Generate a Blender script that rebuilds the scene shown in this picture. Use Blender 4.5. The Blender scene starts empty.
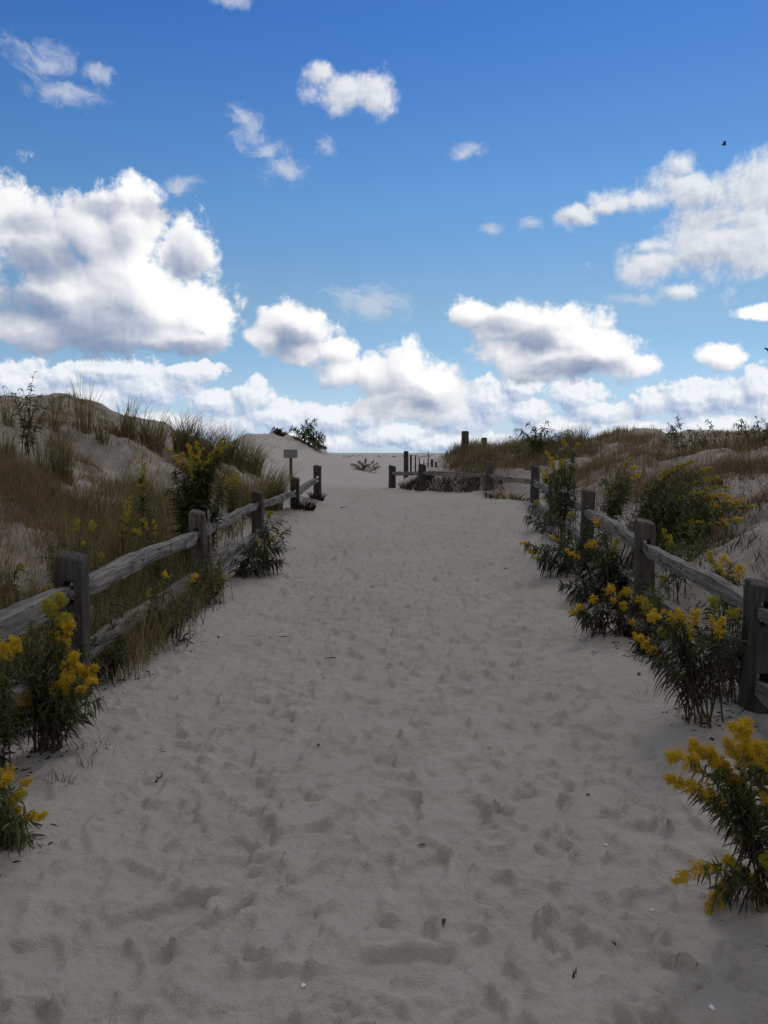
import bpy, bmesh, math, random
import numpy as np
from mathutils import Vector, Matrix, noise as mnoise

R = math.radians
scene = bpy.context.scene
COL = scene.collection

# ------------------------------------------------------------------ camera
F = 800.0                      # focal length in photo pixels
CAMZ = 1.6
PITCH = math.atan(62.0 / F)    # looking slightly down
cam_d = bpy.data.cameras.new('camera')
cam = bpy.data.objects.new('camera', cam_d)
COL.objects.link(cam)
cam.location = (0, 0, CAMZ)
cam.rotation_euler = (math.pi / 2 - PITCH, 0, 0)
cam_d.sensor_fit = 'VERTICAL'
cam_d.sensor_height = 36.0
cam_d.lens = 36.0 * F / 1024.0
cam_d.clip_start = 0.05
cam_d.clip_end = 6000
scene.camera = cam

# ------------------------------------------------------------------ exposure / render
scene.view_settings.view_transform = 'Standard'
scene.view_settings.look = 'None'
scene.view_settings.exposure = 0.0
scene.view_settings.gamma = 1.0
scene.view_settings.use_curve_mapping = False
scene.render.engine = 'CYCLES'
scene.cycles.use_denoising = True
scene.cycles.use_adaptive_sampling = True
scene.cycles.adaptive_threshold = 0.02
scene.cycles.adaptive_min_samples = 8
scene.cycles.max_bounces = 5
scene.cycles.diffuse_bounces = 3
scene.cycles.transparent_max_bounces = 4
scene.cycles.sample_clamp_indirect = 4.0

# ------------------------------------------------------------------ sun (veiled by cloud: wide and weak)
SUN_EL, SUN_AZ = R(44), R(24)          # azimuth measured from +Y (view direction) towards +X
sun_d = bpy.data.lights.new('sun', 'SUN')
sun_d.energy = 0.8
sun_d.angle = R(16)
sun_d.color = (1.0, 0.88, 0.74)
sun = bpy.data.objects.new('sun', sun_d)
COL.objects.link(sun)
sd = Vector((math.sin(SUN_AZ) * math.cos(SUN_EL), math.cos(SUN_AZ) * math.cos(SUN_EL), math.sin(SUN_EL)))
sun.rotation_euler = (-sd).to_track_quat('-Z', 'Y').to_euler()
sun.location = (20, 20, 30)


# ------------------------------------------------------------------ node helper
class NT:
    """tiny wrapper for writing node trees as expressions"""
    def __init__(self, tree):
        self.t = tree
        self.n = tree.nodes
        self.l = tree.links

    def put(self, sock, v):
        if isinstance(v, bpy.types.NodeSocket):
            self.l.new(v, sock)
        elif v is not None:
            sock.default_value = v

    def m(self, op, a, b=None, c=None, clamp=False):
        n = self.n.new('ShaderNodeMath')
        n.operation = op
        n.use_clamp = clamp
        for i, v in enumerate((a, b, c)):
            self.put(n.inputs[i], v)
        return n.outputs[0]

    def v(self, op, a, b=None, scale=None):
        n = self.n.new('ShaderNodeVectorMath')
        n.operation = op
        self.put(n.inputs[0], a)
        self.put(n.inputs[1], b)
        if scale is not None:
            self.put(n.inputs['Scale'], scale)
        return n.outputs['Value'] if op in ('LENGTH', 'DOT_PRODUCT', 'DISTANCE') else n.outputs[0]

    def sstep(self, x, lo, hi, a=0.0, b=1.0):
        n = self.n.new('ShaderNodeMapRange')
        n.interpolation_type = 'SMOOTHSTEP'
        for k, v in zip(('Value', 'From Min', 'From Max', 'To Min', 'To Max'), (x, lo, hi, a, b)):
            self.put(n.inputs[k], v)
        return n.outputs[0]

    def lin(self, x, lo, hi, a=0.0, b=1.0):
        n = self.n.new('ShaderNodeMapRange')
        for k, v in zip(('Value', 'From Min', 'From Max', 'To Min', 'To Max'), (x, lo, hi, a, b)):
            self.put(n.inputs[k], v)
        return n.outputs[0]

    def mix(self, f, a, b, mode='MIX'):
        n = self.n.new('ShaderNodeMix')
        n.data_type = 'RGBA'
        n.blend_type = mode
        self.put(n.inputs[0], f)
        for k, v in ((6, a), (7, b)):
            if isinstance(v, tuple) and len(v) == 3:
                v = v + (1,)
            self.put(n.inputs[k], v)
        return n.outputs[2]

    def noise(self, vec, scale, detail=4, rough=0.55, dist=0.0, dim='3D', color=False):
        n = self.n.new('ShaderNodeTexNoise')
        n.noise_dimensions = dim
        self.put(n.inputs['Vector'], vec)
        n.inputs['Scale'].default_value = scale
        n.inputs['Detail'].default_value = detail
        n.inputs['Roughness'].default_value = rough
        n.inputs['Distortion'].default_value = dist
        return n.outputs['Color'] if color else n.outputs['Fac']

    def voro(self, vec, scale, detail=2, rough=0.5, smooth=0.5, dim='2D'):
        n = self.n.new('ShaderNodeTexVoronoi')
        n.voronoi_dimensions = dim
        n.feature = 'SMOOTH_F1'
        self.put(n.inputs['Vector'], vec)
        n.inputs['Scale'].default_value = scale
        n.inputs['Detail'].default_value = detail
        n.inputs['Roughness'].default_value = rough
        n.inputs['Smoothness'].default_value = smooth
        return n.outputs['Distance']


def px_dir(px, py):
    """photo pixel -> world direction"""
    c, s = math.cos(PITCH), math.sin(PITCH)
    u, w = (px - 384.0) / F, (512.0 - py) / F
    return Vector((u, c + w * s, -s + w * c))


def px_azel(px, py):
    d = px_dir(px, py).normalized()
    return math.atan2(d.x, d.y), math.asin(d.z)


# ------------------------------------------------------------------ world: Nishita sky with cumulus clouds
world = bpy.data.worlds.new('World')
scene.world = world
world.use_nodes = True
wt = world.node_tree
wt.nodes.clear()
W = NT(wt)


def blob_group(name, blobs, k=0.12):
    """node group: vector (azimuth, elevation) -> smooth union of ellipses, 1 at a centre, 0 at an outline"""
    g = bpy.data.node_groups.new(name, 'ShaderNodeTree')
    g.interface.new_socket('P', in_out='INPUT', socket_type='NodeSocketVector')
    g.interface.new_socket('D', in_out='OUTPUT', socket_type='NodeSocketFloat')
    N = NT(g)
    gi = g.nodes.new('NodeGroupInput')
    go = g.nodes.new('NodeGroupOutput')
    acc = None
    for b in blobs:
        cx, cy, rx, ry = b[:4]
        a, e = px_azel(cx, cy)
        n = N.n.new('ShaderNodeVectorMath')          # (P - centre) / radii in one step
        n.operation = 'MULTIPLY_ADD'
        N.l.new(gi.outputs[0], n.inputs[0])
        n.inputs[1].default_value = (F / rx, F / ry, 0)
        n.inputs[2].default_value = (-a * F / rx, -e * F / ry, 0)
        d = N.v('LENGTH', n.outputs[0])
        acc = d if acc is None else N.m('SMOOTH_MIN', acc, d, k)
    acc = N.m('SUBTRACT', 1.0, acc)
    N.l.new(acc, go.inputs[0])
    return g


def use_group(N, g, p):
    n = N.n.new('ShaderNodeGroup')
    n.node_tree = g
    N.l.new(p, n.inputs[0])
    return n.outputs[0]


CUMULUS = [(-5, 222, 50, 58), (-40, 260, 60, 70), (40, 245, 58, 46), (90, 228, 48, 44), (132, 222, 58, 46), (180, 248, 40, 42), (140, 290, 84, 62),
           (205, 318, 50, 36), (110, 322, 90, 40), (30, 330, 60, 24), (180, 340, 76, 20), (60, 290, 60, 40),
           (300, 331, 50, 34), (268, 342, 30, 22), (335, 350, 34, 18), (404, 370, 40, 34), (436, 386, 42, 40), (372, 374, 40, 28), (400, 405, 60, 22),
           (345, 374, 40, 20), (300, 352, 40, 22), (476, 314, 34, 20), (510, 326, 54, 32), (556, 334, 66, 36), (604, 356, 54, 30), (545, 362, 84, 26), (636, 366, 28, 15), (500, 352, 40, 24),
           (718, 355, 29, 16), (760, 310, 24, 9)]
UPPER = [(770, 192, 95, 42), (700, 190, 74, 26), (640, 200, 62, 15), (682, 166, 18, 17), (722, 240, 90, 40),
         (655, 264, 64, 25), (770, 240, 70, 54), (735, 216, 90, 28), (650, 245, 40, 14), (682, 290, 28, 12), (350, 90, 48, 24), (322, 72, 20, 17), (374, 97, 27, 26),
         (575, 215, 26, 12), (610, 206, 30, 9)]
WISPS = [(240, 114, 16, 14), (250, 135, 22, 22), (268, 152, 28, 14), (284, 172, 30, 16), (44, 58, 34, 19), (96, 72, 20, 14), (68, 94, 44, 13),
         (468, 150, 24, 10), (490, 231, 18, 8), (372, 304, 52, 22), (182, 184, 24, 10), (528, 226, 15, 7), (230, 3, 20, 8),
         (350, 292, 26, 12), (330, 150, 14, 10), (640, 300, 40, 8), (560, 222, 18, 8)]
BANK = [(20, 385, 46, 24), (60, 376, 34, 15), (110, 370, 74, 17), (150, 386, 62, 24), (90, 398, 66, 18), (190, 372, 44, 14), (215, 402, 32, 18),
        (252, 396, 28, 22), (280, 416, 44, 20), (330, 420, 44, 20), (366, 416, 34, 18), (300, 442, 90, 15), (400, 436, 64, 18), (455, 416, 44, 24),
        (490, 400, 36, 28), (520, 386, 28, 18), (530, 412, 34, 22), (575, 396, 38, 20), (602, 412, 48, 16), (560, 428, 64, 16), (650, 403, 30, 20),
        (690, 398, 40, 24), (726, 396, 34, 20), (757, 388, 32, 26), (625, 430, 76, 14), (720, 426, 76, 16), (450, 442, 110, 14), (800, 410, 60, 40),
        (-50, 395, 60, 40), (150, 425, 150, 18)]
SHADE = [(140, 352, 125, 15), (20, 310, 60, 24), (80, 328, 80, 26), (158, 212, 38, 12), (105, 208, 36, 13), (50, 262, 46, 26), (25, 225, 36, 16),
         (185, 262, 24, 24), (535, 345, 46, 18), (575, 372, 60, 9), (500, 330, 34, 13), (290, 345, 30, 20), (705, 262, 50, 12),
         (700, 210, 40, 10), (410, 405, 40, 10)]
GLOW = [(175, 300, 50, 30), (150, 272, 30, 42), (215, 325, 40, 18), (150, 188, 44, 9), (590, 345, 40, 14), (430, 370, 34, 20), (305, 312, 34, 14),
        (560, 318, 50, 9)]

gA, gU, gW, gB = blob_group('cumulus_field', CUMULUS), blob_group('upper_field', UPPER), blob_group('wisp_field', WISPS, .1), blob_group('bank_field', BANK, .1)
gS, gG = blob_group('shade_field', SHADE, .2), blob_group('glow_field', GLOW, .2)

tc = wt.nodes.new('ShaderNodeTexCoord')
dirv = W.v('NORMALIZE', tc.outputs['Generated'])
sx = wt.nodes.new('ShaderNodeSeparateXYZ')
W.l.new(dirv, sx.inputs[0])
AZ = W.m('ARCTAN2', sx.outputs[0], sx.outputs[1])
EL = W.m('ARCSINE', sx.outputs[2])
cx = wt.nodes.new('ShaderNodeCombineXYZ')
W.l.new(AZ, cx.inputs[0])
W.l.new(EL, cx.inputs[1])
P0 = cx.outputs[0]

sky = wt.nodes.new('ShaderNodeTexSky')
sky.sky_type = 'NISHITA'
sky.sun_disc = False
sky.sun_elevation = SUN_EL
sky.sun_rotation = SUN_AZ
sky.air_density = 1.0
sky.dust_density = 0.1
sky.ozone_density = 2.0

# clouds over the rest of the dome (the photo shows only its front): an even scatter by noise
dome = W.noise(dirv, 2.6, 5, .55)
out_el = W.sstep(EL, .62, .85)
out_az = W.sstep(W.m('ABSOLUTE', AZ), .62, .85)
outside = W.m('MAXIMUM', out_el, out_az)
dome_f = W.m('SUBTRACT', W.m('MULTIPLY', W.m('SUBTRACT', dome, .40), 5.0), W.m('MULTIPLY', W.m('SUBTRACT', 1.0, outside), 6.0))


def warp(p, scale, amp):
    c = W.v('SUBTRACT', W.noise(p, scale, 4, .6, dim='2D', color=True), (.5, .5, .5))
    c = W.v('MULTIPLY', c, (amp, amp, 0))
    return W.v('ADD', p, c)


def billow(p, scale, detail=2):
    n = W.n.new('ShaderNodeTexVoronoi')
    n.voronoi_dimensions = '2D'
    n.feature = 'F1'
    W.l.new(p, n.inputs['Vector'])
    n.inputs['Scale'].default_value = scale
    n.inputs['Detail'].default_value = detail
    n.inputs['Roughness'].default_value = .5
    return W.m('SUBTRACT', .45, n.outputs['Distance'])


LX, LY = .62, .78


def puff(q, s, amp, vd, nd):
    """cauliflower detail added to a cloud field"""
    n1 = billow(q, s, vd)
    n2 = W.m('SUBTRACT', W.noise(q, s * 2.4, nd, .70, dim='2D'), .5)
    return W.m('ADD', W.m('MULTIPLY', n1, amp), W.m('MULTIPLY', n2, amp * 1.9))


def shift(q, e):
    return W.v('ADD', q, (LX * e, LY * e, 0))


def slope_of(d0, d1, f0, f2):
    return W.m('ADD', W.m('MULTIPLY', W.m('SUBTRACT', d0, d1), 1.1), W.m('MULTIPLY', W.m('SUBTRACT', f0, f2), .8))


skyc = sky.outputs[0]
# deep blue overhead, paler towards the horizon: correct the sky model's tint by elevation
tint = wt.nodes.new('ShaderNodeValToRGB')
tr = tint.color_ramp
tr.elements[0].position = 0.02
tr.elements[0].color = (.30, .42, .62, 1)
tr.elements[1].position = 0.8
tr.elements[1].color = (.16, .33, .62, 1)
for pos, c in ((.17, (.40, .475, .52, 1)), (.295, (.305, .48, .61, 1)), (.474, (.175, .368, .635, 1))):
    tr.elements.new(pos).color = c
W.l.new(EL, tint.inputs[0])
skyc = W.v('SCALE', W.v('MULTIPLY', sky.outputs[0], tint.outputs[0]), scale=1.47)
col = skyc
K = 10.0   # background strength is 0.1


def c10(r, g, b):
    return (r * K, g * K, b * K, 1)


qs = warp(P0, 9, .05)
shade = W.sstep(use_group(W, gS, qs), -.15, .75)
glow = W.sstep(use_group(W, gG, qs), -.1, .6)

# thin wisps
qw = warp(warp(P0, 10, .03), 30, .012)
wn = W.noise(W.v('MULTIPLY', qw, (1, 1.5, 1)), 34, 8, .65, .4, dim='2D')
wd = W.m('ADD', use_group(W, gW, qw), W.m('MULTIPLY', W.m('SUBTRACT', wn, .55), 2.0))
wa = W.sstep(wd, -.1, 1.1, 0, .72)
col = W.mix(wa, col, c10(.62, .66, .76))

# low bank near the horizon
qB = warp(P0, 22, .010)
fB, nB = use_group(W, gB, qB), puff(qB, 28, .52, 2, 8)
qB1 = shift(qB, .006)
fB1, nB1 = use_group(W, gB, qB1), puff(qB1, 28, .52, 2, 5)
fB2 = use_group(W, gB, shift(qB, .02))
dB, dB1 = W.m('ADD', fB, nB), W.m('ADD', fB1, nB1)
aB = W.sstep(dB, -.06, .22)
sB = W.m('ADD', W.m('MULTIPLY', W.m('SUBTRACT', dB, dB1), 1.0), W.m('MULTIPLY', W.m('SUBTRACT', fB, fB2), .6))
tB = W.m('ADD', W.m('ADD', .56, sB), W.m('SUBTRACT', W.m('MULTIPLY', glow, .15), W.m('MULTIPLY', shade, .2)), clamp=True)
cB = W.mix(tB, c10(.36, .46, .66), c10(.92, .94, .97))
milk = W.sstep(EL, .13, .0, 0, .7)
col = W.mix(milk, col, c10(.58, .70, .86))
col = W.mix(W.m('MULTIPLY', aB, .92), col, cB)

# cumulus heaps and the flatter cloud at the upper right share one puff pattern
qA = warp(warp(P0, 9, .014), 40, .005)
qA1, qA2 = shift(qA, .008), shift(qA, .030)
nA, nA1 = puff(qA, 16, .46, 3, 9), puff(qA1, 16, .46, 3, 6)
fU = use_group(W, gU, qA)
dU, dU1 = W.m('ADD', fU, W.m('MULTIPLY', nA, 1.15)), W.m('ADD', use_group(W, gU, qA1), W.m('MULTIPLY', nA1, 1.15))
aU = W.sstep(dU, -.10, .58)
tU = W.m('SUBTRACT', W.m('ADD', .72, W.m('MULTIPLY', W.m('SUBTRACT', dU, dU1), .9)), W.m('MULTIPLY', shade, .30), clamp=True)
cU = W.mix(tU, c10(.42, .46, .56), c10(.84, .86, .89))
col = W.mix(W.m('MULTIPLY', aU, .93), col, cU)

fA, fA1, fA2 = W.m('MAXIMUM', use_group(W, gA, qA), dome_f), use_group(W, gA, qA1), use_group(W, gA, qA2)
dA, dA1 = W.m('ADD', fA, nA), W.m('ADD', fA1, nA1)
aA = W.sstep(dA, -.07, .30)
sA = W.m('ADD', W.m('MULTIPLY', W.m('SUBTRACT', dA, dA1), .36), W.m('MULTIPLY', W.m('SUBTRACT', fA, fA2), .45))
tA = W.m('ADD', W.m('ADD', .69, sA), W.m('SUBTRACT', W.m('MULTIPLY', glow, .36), W.m('MULTIPLY', shade, .40)), clamp=True)
ramp = wt.nodes.new('ShaderNodeValToRGB')
cr = ramp.color_ramp
cr.elements[0].position = 0.0
cr.elements[0].color = (.21, .29, .45, 1)
cr.elements[1].position = 1.0
cr.elements[1].color = (1.0, 1.0, 1.0, 1)
for pos, c in ((.28, (.36, .42, .55, 1)), (.55, (.60, .63, .71, 1)), (.8, (.86, .87, .90, 1))):
    e = cr.elements.new(pos)
    e.color = c
W.l.new(tA, ramp.inputs[0])
cA = W.v('SCALE', ramp.outputs[0], scale=K)
# unseen clouds out of view, toned neutral grey to set the path's fill light
cA = W.mix(W.m('MULTIPLY', outside, .85), cA, c10(.42, .41, .40))
col = W.mix(aA, col, cA)

bg = wt.nodes.new('ShaderNodeBackground')
bg.inputs['Strength'].default_value = 0.1
W.l.new(col, bg.inputs['Color'])
wo = wt.nodes.new('ShaderNodeOutputWorld')
W.l.new(bg.outputs[0], wo.inputs[0])
world.cycles.sampling_method = 'MANUAL'
world.cycles.sample_map_resolution = 512

# ------------------------------------------------------------------ numpy value noise
rng = np.random.default_rng(7)
random.seed(7)
_lat = np.random.default_rng(11).random((256, 256))


def vnoise(x, y):
    xi, yi = np.floor(x).astype(int), np.floor(y).astype(int)
    fx, fy = x - xi, y - yi
    fx, fy = fx * fx * fx * (fx * (fx * 6 - 15) + 10), fy * fy * fy * (fy * (fy * 6 - 15) + 10)
    a, b = _lat[xi % 256, yi % 256], _lat[(xi + 1) % 256, yi % 256]
    c, d = _lat[xi % 256, (yi + 1) % 256], _lat[(xi + 1) % 256, (yi + 1) % 256]
    return (a * (1 - fx) + b * fx) * (1 - fy) + (c * (1 - fx) + d * fx) * fy - .5


def fbm(x, y, octaves=4, gain=.5):
    s, a, f = 0, 1.0, 1.0
    for k in range(octaves):
        s = s + a * vnoise(x * f + 17.3 * k, y * f + 5.1 * k)
        a *= gain
        f *= 2.03
    return s


def curve(pts):
    xs, ys = np.array([p[0] for p in pts], float), np.array([p[1] for p in pts], float)
    # smooth interpolation without overshoot (Fritsch-Carlson tangents)
    dl_ = np.diff(ys) / np.diff(xs)
    m = np.zeros_like(ys)
    m[0], m[-1] = dl_[0], dl_[-1]
    for k in range(1, len(ys) - 1):
        a, b = dl_[k - 1], dl_[k]
        m[k] = 0 if a * b <= 0 else 2 * a * b / (a + b)

    def f(x):
        x = np.asarray(x, float)
        i = np.clip(np.searchsorted(xs, x) - 1, 0, len(xs) - 2)
        h = xs[i + 1] - xs[i]
        t = np.clip((x - xs[i]) / h, 0, 1)
        return ((1 + 2 * t) * (1 - t) ** 2 * ys[i] + t * (1 - t) ** 2 * h * m[i]
                + t * t * (3 - 2 * t) * ys[i + 1] + t * t * (t - 1) * h * m[i + 1])
    return f


def sst(x, a, b):
    t = np.clip((x - a) / (b - a), 0, 1)
    return t * t * (3 - 2 * t)


# ------------------------------------------------------------------ terrain shape (metres; camera stands at x=0, y=0)
path_z = curve([(-60, 0), (-5, 0), (0, 0), (6, 0), (9, .02), (12, .12), (15, .27), (18, .40), (21, .49), (23, .50), (26, .50), (32, .66),
                (45, .86), (62, .95), (80, 1.0), (90, .92), (120, .2), (200, -3), (600, -6), (2500, -8)])
left_x = curve([(-60, -2.3), (-5, -2.1), (0, -2.0), (3.5, -2.0), (5, -1.97), (8.5, -2.05), (12, -2.0), (15.5, -1.8), (18, -1.65), (20, -2.0), (24, -2.6),
                (30, -2.5), (34, -2.2), (42, -3.5), (60, -12), (90, -40), (2500, -900)])
right_x = curve([(-60, 2.3), (-5, 2.2), (0, 2.1), (4.6, 2.25), (7.5, 2.45), (10.5, 2.75), (14, 3.05), (17, 3.2), (19.4, 2.9), (20.6, 1.9),
                 (22.3, .5), (23.5, .15), (26, .3), (32, 1.6), (42, 5.5), (60, 16), (90, 50), (2500, 900)])
bankL = curve([(-50, 0), (-.15, 0), (.25, .05), (.9, .40), (1.7, .78), (4, 1.8), (5.6, 2.2), (8, 2.28), (14, 2.2), (40, 1.5), (2500, .5)])
bankR = curve([(-50, 0), (-.15, 0), (.2, .05), (.6, .36), (1.5, .74), (3, 1.08), (6, 1.55), (9, 1.75), (15, 1.8), (40, 1.2), (2500, .5)])


FOOTS = [(-1.93, 4.9), (-1.98, 8.5), (-1.93, 12.2), (2.19, 4.6), (2.45, 7.45), (2.67, 10.5), (2.98, 14.0), (3.2, 17.0), (2.62, 20.0), (1.02, 21.4), (.22, 22.5),
         (1.3, 2.62), (1.75, 4.35), (1.85, 6.6), (2.18, 8.1), (2.3, 9.5), (-1.62, 3.95), (-1.72, 3.6), (-1.46, 2.98), (-1.55, 6.25), (-1.65, 9.7)]


def ground(x, y):
    """smooth height of the sand (without footprints)"""
    x, y = np.asarray(x, float), np.asarray(y, float)
    z = path_z(y)
    tl, tr = left_x(y) - x, x - right_x(y)
    fadeL = (1 - .97 * sst(y, 20.5, 30)) * (1 - .2 * sst(-y, 0, 10))
    fadeR = 1 - .9 * sst(y, 27, 48)
    z = z + bankL(tl) * fadeL + bankR(tr) * fadeR * (1 - .14 * sst(y, 10, 16))
    # the small dune with the shrubs beyond the fence's end
    z = z + 1.42 * np.exp(-((x + 4.6) / 2.8) ** 2 - ((y - 34) / 6.5) ** 2)
    z = z + .35 * np.exp(-((x + 11) / 5) ** 2 - ((y - 32) / 7) ** 2)
    off = np.maximum(sst(tl, .2, 1.6), sst(tr, .2, 1.6)) * np.exp(-np.maximum(y - 40, 0) / 40)
    z = z + off * (.42 * fbm(x * .55 + 3, y * .55, 3) + .15 * fbm(x * 2.1, y * 2.1 + 9, 3) + .035 * fbm(x * 7, y * 7 + 4, 2))
    # sand drifted against the posts where the left fence ends
    for (px, py, h, s) in ((-1.95, 12.0, .10, .6), (-1.75, 15.3, .16, .8), (-1.75, 17.6, .14, .6), (2.9, 17.4, .12, .7), (2.5, 19.8, .08, .7)):
        z = z + h * np.exp(-((x - px) ** 2 + (y - py) ** 2) / s ** 2)
    for (px, py) in FOOTS:                                   # sand drifted round posts and stems
        m = (np.abs(x - px) < .9) & (np.abs(y - py) < .9)
        if np.any(m):
            d2 = (x - px) ** 2 + (y - py) ** 2
            z = z + np.where(m, .035 * np.exp(-d2 / .09) - .012 * np.exp(-d2 / .008), 0)
    # broad unevenness of the trodden path, a low berm along each side
    z = z + (1 - off) * (.045 * fbm(x * .9 + 40, y * .5, 3) * sst(y, 2, 6))
    z = z + .05 * np.exp(-((tl + .45) / .45) ** 2) * (1 - sst(y, 16, 20)) + .06 * np.exp(-((tr + .45) / .45) ** 2) * (1 - sst(y, 16, 20))
    return z


def gz(x, y):
    return float(ground(x, y))


def at(px, Y):
    """ground point that lies Y metres ahead in the direction of photo column px"""
    z = 0.0
    for _ in range(5):
        x = (px - 384.0) / F * (Y * math.cos(PITCH) + (CAMZ - z) * math.sin(PITCH))
        z = gz(x, Y)
    return Vector((x, Y, z))


def ray(px, py, Y):
    """point Y metres ahead on the line of sight through a photo pixel"""
    d = px_dir(px, py)
    d = d * (Y / d.y)
    return Vector((d.x, Y, CAMZ + d.z))


# ------------------------------------------------------------------ materials
def material(name, base=(.5, .5, .5), rough=.8, spec=.3):
    m = bpy.data.materials.new(name)
    m.use_nodes = True
    b = m.node_tree.nodes['Principled BSDF']
    b.inputs['Base Color'].default_value = base + (1,)
    b.inputs['Roughness'].default_value = rough
    b.inputs['Specular IOR Level'].default_value = spec
    return m, NT(m.node_tree), b


def bump(N, b, h, strength=.5, dist=.01):
    n = N.n.new('ShaderNodeBump')
    n.inputs['Strength'].default_value = strength
    n.inputs['Distance'].default_value = dist
    N.l.new(h, n.inputs['Height'])
    N.l.new(n.outputs[0], b.inputs['Normal'])


def objco(N):
    return N.n.new('ShaderNodeTexCoord').outputs['Object']


def sand_material():
    m, N, b = material('sand', (.38, .335, .27), .95, .15)
    p = objco(N)
    big = N.noise(p, .7, 4, .6)
    mid = N.noise(p, 6, 5, .65)
    fine = N.noise(p, 160, 3, .7)
    col = N.mix(N.sstep(big, .3, .7), (.385, .354, .310), (.445, .412, .364))
    col = N.mix(N.sstep(mid, .35, .75, 0, .5), col, (.355, .326, .283))
    col = N.mix(N.sstep(fine, .3, .7, 0, .55), col, (.44, .41, .365))
    # the dunes beside the path carry a mottled crust of plant crumbs
    at_ = N.n.new('ShaderNodeAttribute')
    at_.attribute_name = 'dune'
    crust = N.m('MULTIPLY', at_.outputs['Fac'], N.sstep(N.noise(p, 2.6, 7, .72), .36, .62, .25, .9))
    col = N.mix(crust, col, (.26, .228, .188))
    # sand turns paler beyond the trodden crest
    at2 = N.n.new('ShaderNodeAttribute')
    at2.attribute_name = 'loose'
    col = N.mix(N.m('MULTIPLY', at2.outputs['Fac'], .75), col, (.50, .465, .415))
    # dark grains of wrack and seed
    sp = N.n.new('ShaderNodeTexVoronoi')
    N.l.new(p, sp.inputs['Vector'])
    sp.inputs['Scale'].default_value = 55
    spk = N.m('MULTIPLY', N.m('LESS_THAN', sp.outputs['Distance'], .10), N.sstep(N.noise(p, 3.1, 3), .50, .66))
    col = N.mix(N.m('MULTIPLY', spk, .6), col, (.10, .08, .06))
    N.l.new(col, b.inputs['Base Color'])
    h = N.m('ADD', N.m('MULTIPLY', N.noise(p, 220, 2, .6), .35), N.m('ADD', N.m('MULTIPLY', N.noise(p, 38, 5, .6), .9), N.m('MULTIPLY', N.noise(p, 11, 4, .5), 1.6)))
    bump(N, b, h, .9, .018)
    return m


M = {'sand': sand_material()}


# ------------------------------------------------------------------ ground sheet with trodden sand
def geo(a, b, r0, growth):
    out, y, s = [a], a, r0
    while y < b:
        y += s
        s = max(r0, y * growth) if y > 0 else s
        out.append(y)
    return out


ys = list(np.arange(-60, -4, 2.0)) + list(np.arange(-4, 1.4, .15)) + geo(1.4, 40, .009, .0052) 
ys = np.array(ys + geo(ys[-1] + .3, 2600, .3, .03))
half = [0.0]
while half[-1] < 60:
    h = half[-1]
    half.append(h + (.0125 if h < 2.7 else min(.0125 + (h - 2.7) * .035, 3.0)))
xs = np.array([-h for h in half[:0:-1]] + half) + .15
X0, Y0 = np.meshgrid(xs, ys)
wide = 1 + np.maximum(Y0 - 26, 0) * .12
Xg = X0 * wide
Zg = ground(Xg, Y0)

# footprints: each new print presses the sand down to its own floor and pushes up a rim, so later prints cut earlier ones
Hf = np.zeros_like(Zg)
foot = np.random.default_rng(23)


def stamp(cx, cy, a, b, ang, depth, rim, tilt):
    r = a * 2.0
    i0, i1 = np.searchsorted(ys, [cy - r, cy + r])
    j0, j1 = np.searchsorted(xs, [cx - r, cx + r])
    if i1 - i0 < 3 or j1 - j0 < 3:
        return
    dx, dy = X0[i0:i1, j0:j1] - cx, Y0[i0:i1, j0:j1] - cy
    c, s = math.cos(ang), math.sin(ang)
    u, w = (dx * c + dy * s) / a, (-dx * s + dy * c) / b
    w = w * (1 + .35 * np.tanh(u * 1.5))                     # narrower heel
    ph = foot.random() * 6.3
    th = np.arctan2(w, u)
    d = np.sqrt(u * u + w * w) * (1 + .13 * np.sin(2 * th + ph) + .08 * np.sin(3 * th + 2 * ph))
    m = 1 - sst(d, .74, 1.03)
    rimp = np.exp(-((d - 1.18) / .22) ** 2) * (1 + .7 * np.sin(th + ph))
    sub = Hf[i0:i1, j0:j1]
    sub[:] = sub * (1 - .85 * m) - (depth * (1 - .25 * d * d) + tilt * u * depth) * m + rim * rimp * (1 - .5 * m)


n_prints = 15000
for k in range(n_prints):
    cy = 1.6 + 24.5 * foot.random() ** 1.25
    lx, rx = float(left_x(cy)), float(right_x(cy))
    mid = (lx + rx) / 2 + .15
    cxp = mid + foot.normal() * .32 * (rx - lx)
    if not (lx + .25 < cxp < rx - .2):
        continue
    edge = min(cxp - lx, rx - cxp)
    if edge < .85 and foot.random() < .85:
        continue
    ang = math.pi / 2 + foot.normal() * .55
    s = foot.choice([.5, .7, .9, 1.2]) * foot.uniform(.85, 1.15)
    stamp(cxp, cy, .115 * s, .062 * s * foot.uniform(.8, 1.25), ang, foot.uniform(-.010, .022) * (.6 if edge < .8 else 1), foot.uniform(.003, .009), foot.uniform(-.9, .9))
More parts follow.
